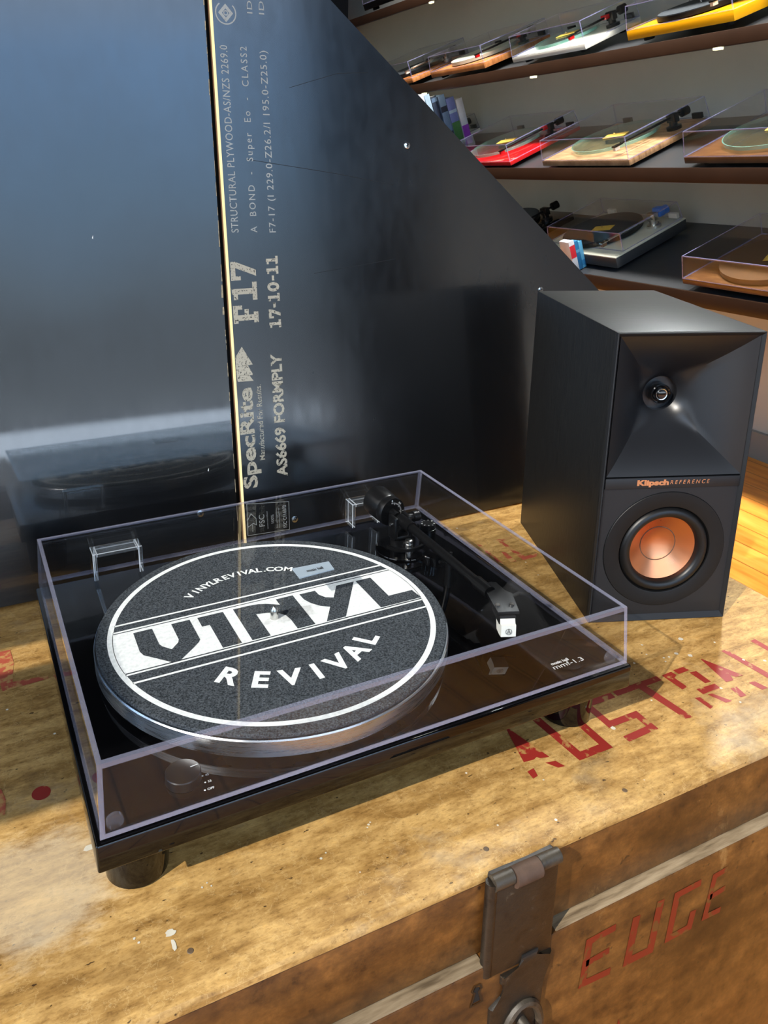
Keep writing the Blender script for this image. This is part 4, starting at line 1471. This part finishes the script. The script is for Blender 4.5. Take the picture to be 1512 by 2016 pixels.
M_SILV = brushed('silver_arm', (214, 214, 208), .3, (1, 1, 1))
M_FOOTS = simple('grey_foot', (84, 86, 88), .4, var=(12, .8))

player(1.70, 1.583, .443, .425, .361, .018, .091, 'walnut veneer record player with a glass platter on the middle shelf', M_WALNUT, 'glass')
player(1.70, 2.196, .432, .425, .351, .014, .080, 'red record player beside the books on the middle shelf', M_REDP, 'glass', ta=.40, arm_m=None, head_red=True)
player(1.70, .938, .462, .430, .348, .018, .092, 'dark record player with a thick glass platter at the right edge', M_BROWNW, 'glass')
player(1.745, 1.636, .1125, .404, .324, .035, .102, 'cream topped record player with a silver arm on the lowest shelf', M_GREYP, 'felt', ta=.385, feet=.011, lid='clearw', arm_m=M_SILV, lid_in=.009, lid_f=.035, blue=True, m_top=M_CREAM, foot_m=M_FOOTS)
player(1.685, .857, .122, .450, .339, .015, .086, 'brown record player, front right on the lowest shelf, under a clear cover', M_BROWNW, 'brown', ta=.36, feet=.016)
player(1.80, 1.343, .838, .409, .285, .029, .104, 'bright yellow record player with a black platter on the upper shelf', M_YELP, 'felt', ta=.36, sticker=False, feet=.014)
player(1.80, 1.948, .822, .411, .262, .018, .096, 'white record player with a green glass platter on the upper shelf', M_WHITP, 'glass', ta=.41, feet=.013, head_red=True)
player(1.80, 2.545, .808, .416, .352, .022, .091, 'light brown record player with a pale platter on the upper shelf', M_TEAK, 'acrylic', ta=.374, feet=.013, head_red=True, sticker=False)
player(1.80, 3.124, .790, .415, .336, .019, .097, 'orange brown record player next to the plywood edge on the upper shelf', M_TEAK, 'felt', feet=.013, sticker=False, arm_m=M_SILV)
player(1.80, 2.700, 1.185, .420, .340, .030, .100, 'black record player on the topmost shelf', M_BLACKP, 'felt', feet=.013, sticker=False)
player(1.80, 3.220, 1.174, .420, .340, .030, .100, 'black record player on the topmost shelf, nearer the plywood', M_BLACKP, 'felt', feet=.013, sticker=False, arm_m=M_SILV)
player(1.72, 2.180, .105, .400, .320, .030, .090, 'black record player without a cover behind the plywood slope', M_BLACKP, 'felt', lid=None, feet=.013, sticker=False)
player(1.845, 3.000, .472, .370, .285, .014, .088, 'record player mostly hidden behind the leaning books', M_WHITP, 'felt', feet=.012, sticker=False)

# ------------------------------------------------------------------ books and cases standing on the shelves
LEAN = .36
def upright(name, label, cat, xt, zt, thick, y, depth, v_top, xs, m_body, m_spine, group, bands=()):
    """book standing square on the sloping shelf, spine towards the camera side; (xt, zt) = its top front corner"""
    zp = v_top - .014 - .0215 * y + (xt - xs - .014) * .405
    h = (zt - zp - .004) / (math.cos(LEAN) + .405 * math.sin(LEAN))
    o = (xt + h * math.sin(LEAN), y, zt - h * math.cos(LEAN))
    M = frame(o, (math.cos(LEAN), 0, math.sin(LEAN)), (0, 1, 0), (-math.sin(LEAN), 0, math.cos(LEAN)))
    th = thing(name, label, cat, M, group)
    bm = NB()
    thick *= .86
    add_box(bm, (.0006, .0022, .0006), (thick - .0006, depth, h - .002), .0006)
    obj('cover', bm, m_body, th)
    bm = NB()
    add_box(bm, (0, 0, 0), (thick - .0002, .0024, h), .0005)
    sp_ = obj('spine', bm, m_spine, th)
    for z0, z1, m in bands:
        bm = NB()
        add_box(bm, (.0004, -.0004, z0 * h), (thick - .0008, .0004, z1 * h), 0)
        obj('spine_band', bm, m, sp_)
    return th
def cm(name, rgb): return simple(name, rgb, .35, var=(25, .8))
bpale, bwhite, bnavy, bsteel, bviolet, bpurple, bgreen = cm('pale_blue_card', (150, 174, 194)), cm('white_card', (190, 194, 202)), cm('navy_card', (30, 40, 58)), cm('steel_blue_card', (92, 116, 146)), cm('violet_blue_card', (96, 108, 160)), cm('purple_card', (140, 60, 176)), cm('green_card', (64, 110, 64))
for lab, xt, zt, tk, m, bands in (
        ('white book at the plywood end of the leaning row', 1.696, .718, .0295, bwhite, ()),
        ('pale blue book beside the white end book of the leaning row', 1.727, .719, .0295, bpale, ()),
        ('dark navy book in the middle of the leaning row', 1.760, .713, .0335, bnavy, ((.9, .97, bsteel),)),
        ('steel blue book with a dark foot in the middle of the leaning row', 1.796, .718, .0400, bsteel, ((.0, .35, bnavy), (.7, .8, bnavy))),
        ('violet book with a green foot in the leaning row', 1.839, .707, .0500, bviolet, ((.0, .52, bgreen), (.70, .76, bpale))),
        ('white book with a purple foot at the open end of the row', 1.891, .706, .0420, bwhite, ((.0, .42, bpurple),))):
    upright('book', lab, 'book', xt, zt, tk, 2.90, .075, .471, 1.67, m, m, 'books leaning on the middle shelf', bands)
bred, bsky, bblue = cm('red_card', (190, 40, 52)), cm('sky_blue_card', (78, 146, 184)), cm('blue_card', (36, 100, 146))
for lab, xt, tk, m, bands in (('white and red case beside the plywood on the lowest shelf', 1.656, .027, bwhite, ((.45, .85, bred),)),
                              ('darker blue case between the red and sky blue cases', 1.6810, .019, bblue, ((.6, .7, bsky),)),
                              ('sky blue case, nearest the cream record player', 1.6985, .018, bsky, ((.1, .3, bblue),))):
    upright('disc_case', lab, 'case', xt, .186, tk, 1.79, .05, .124, 1.67, m, m, 'cases on the lowest shelf', bands)
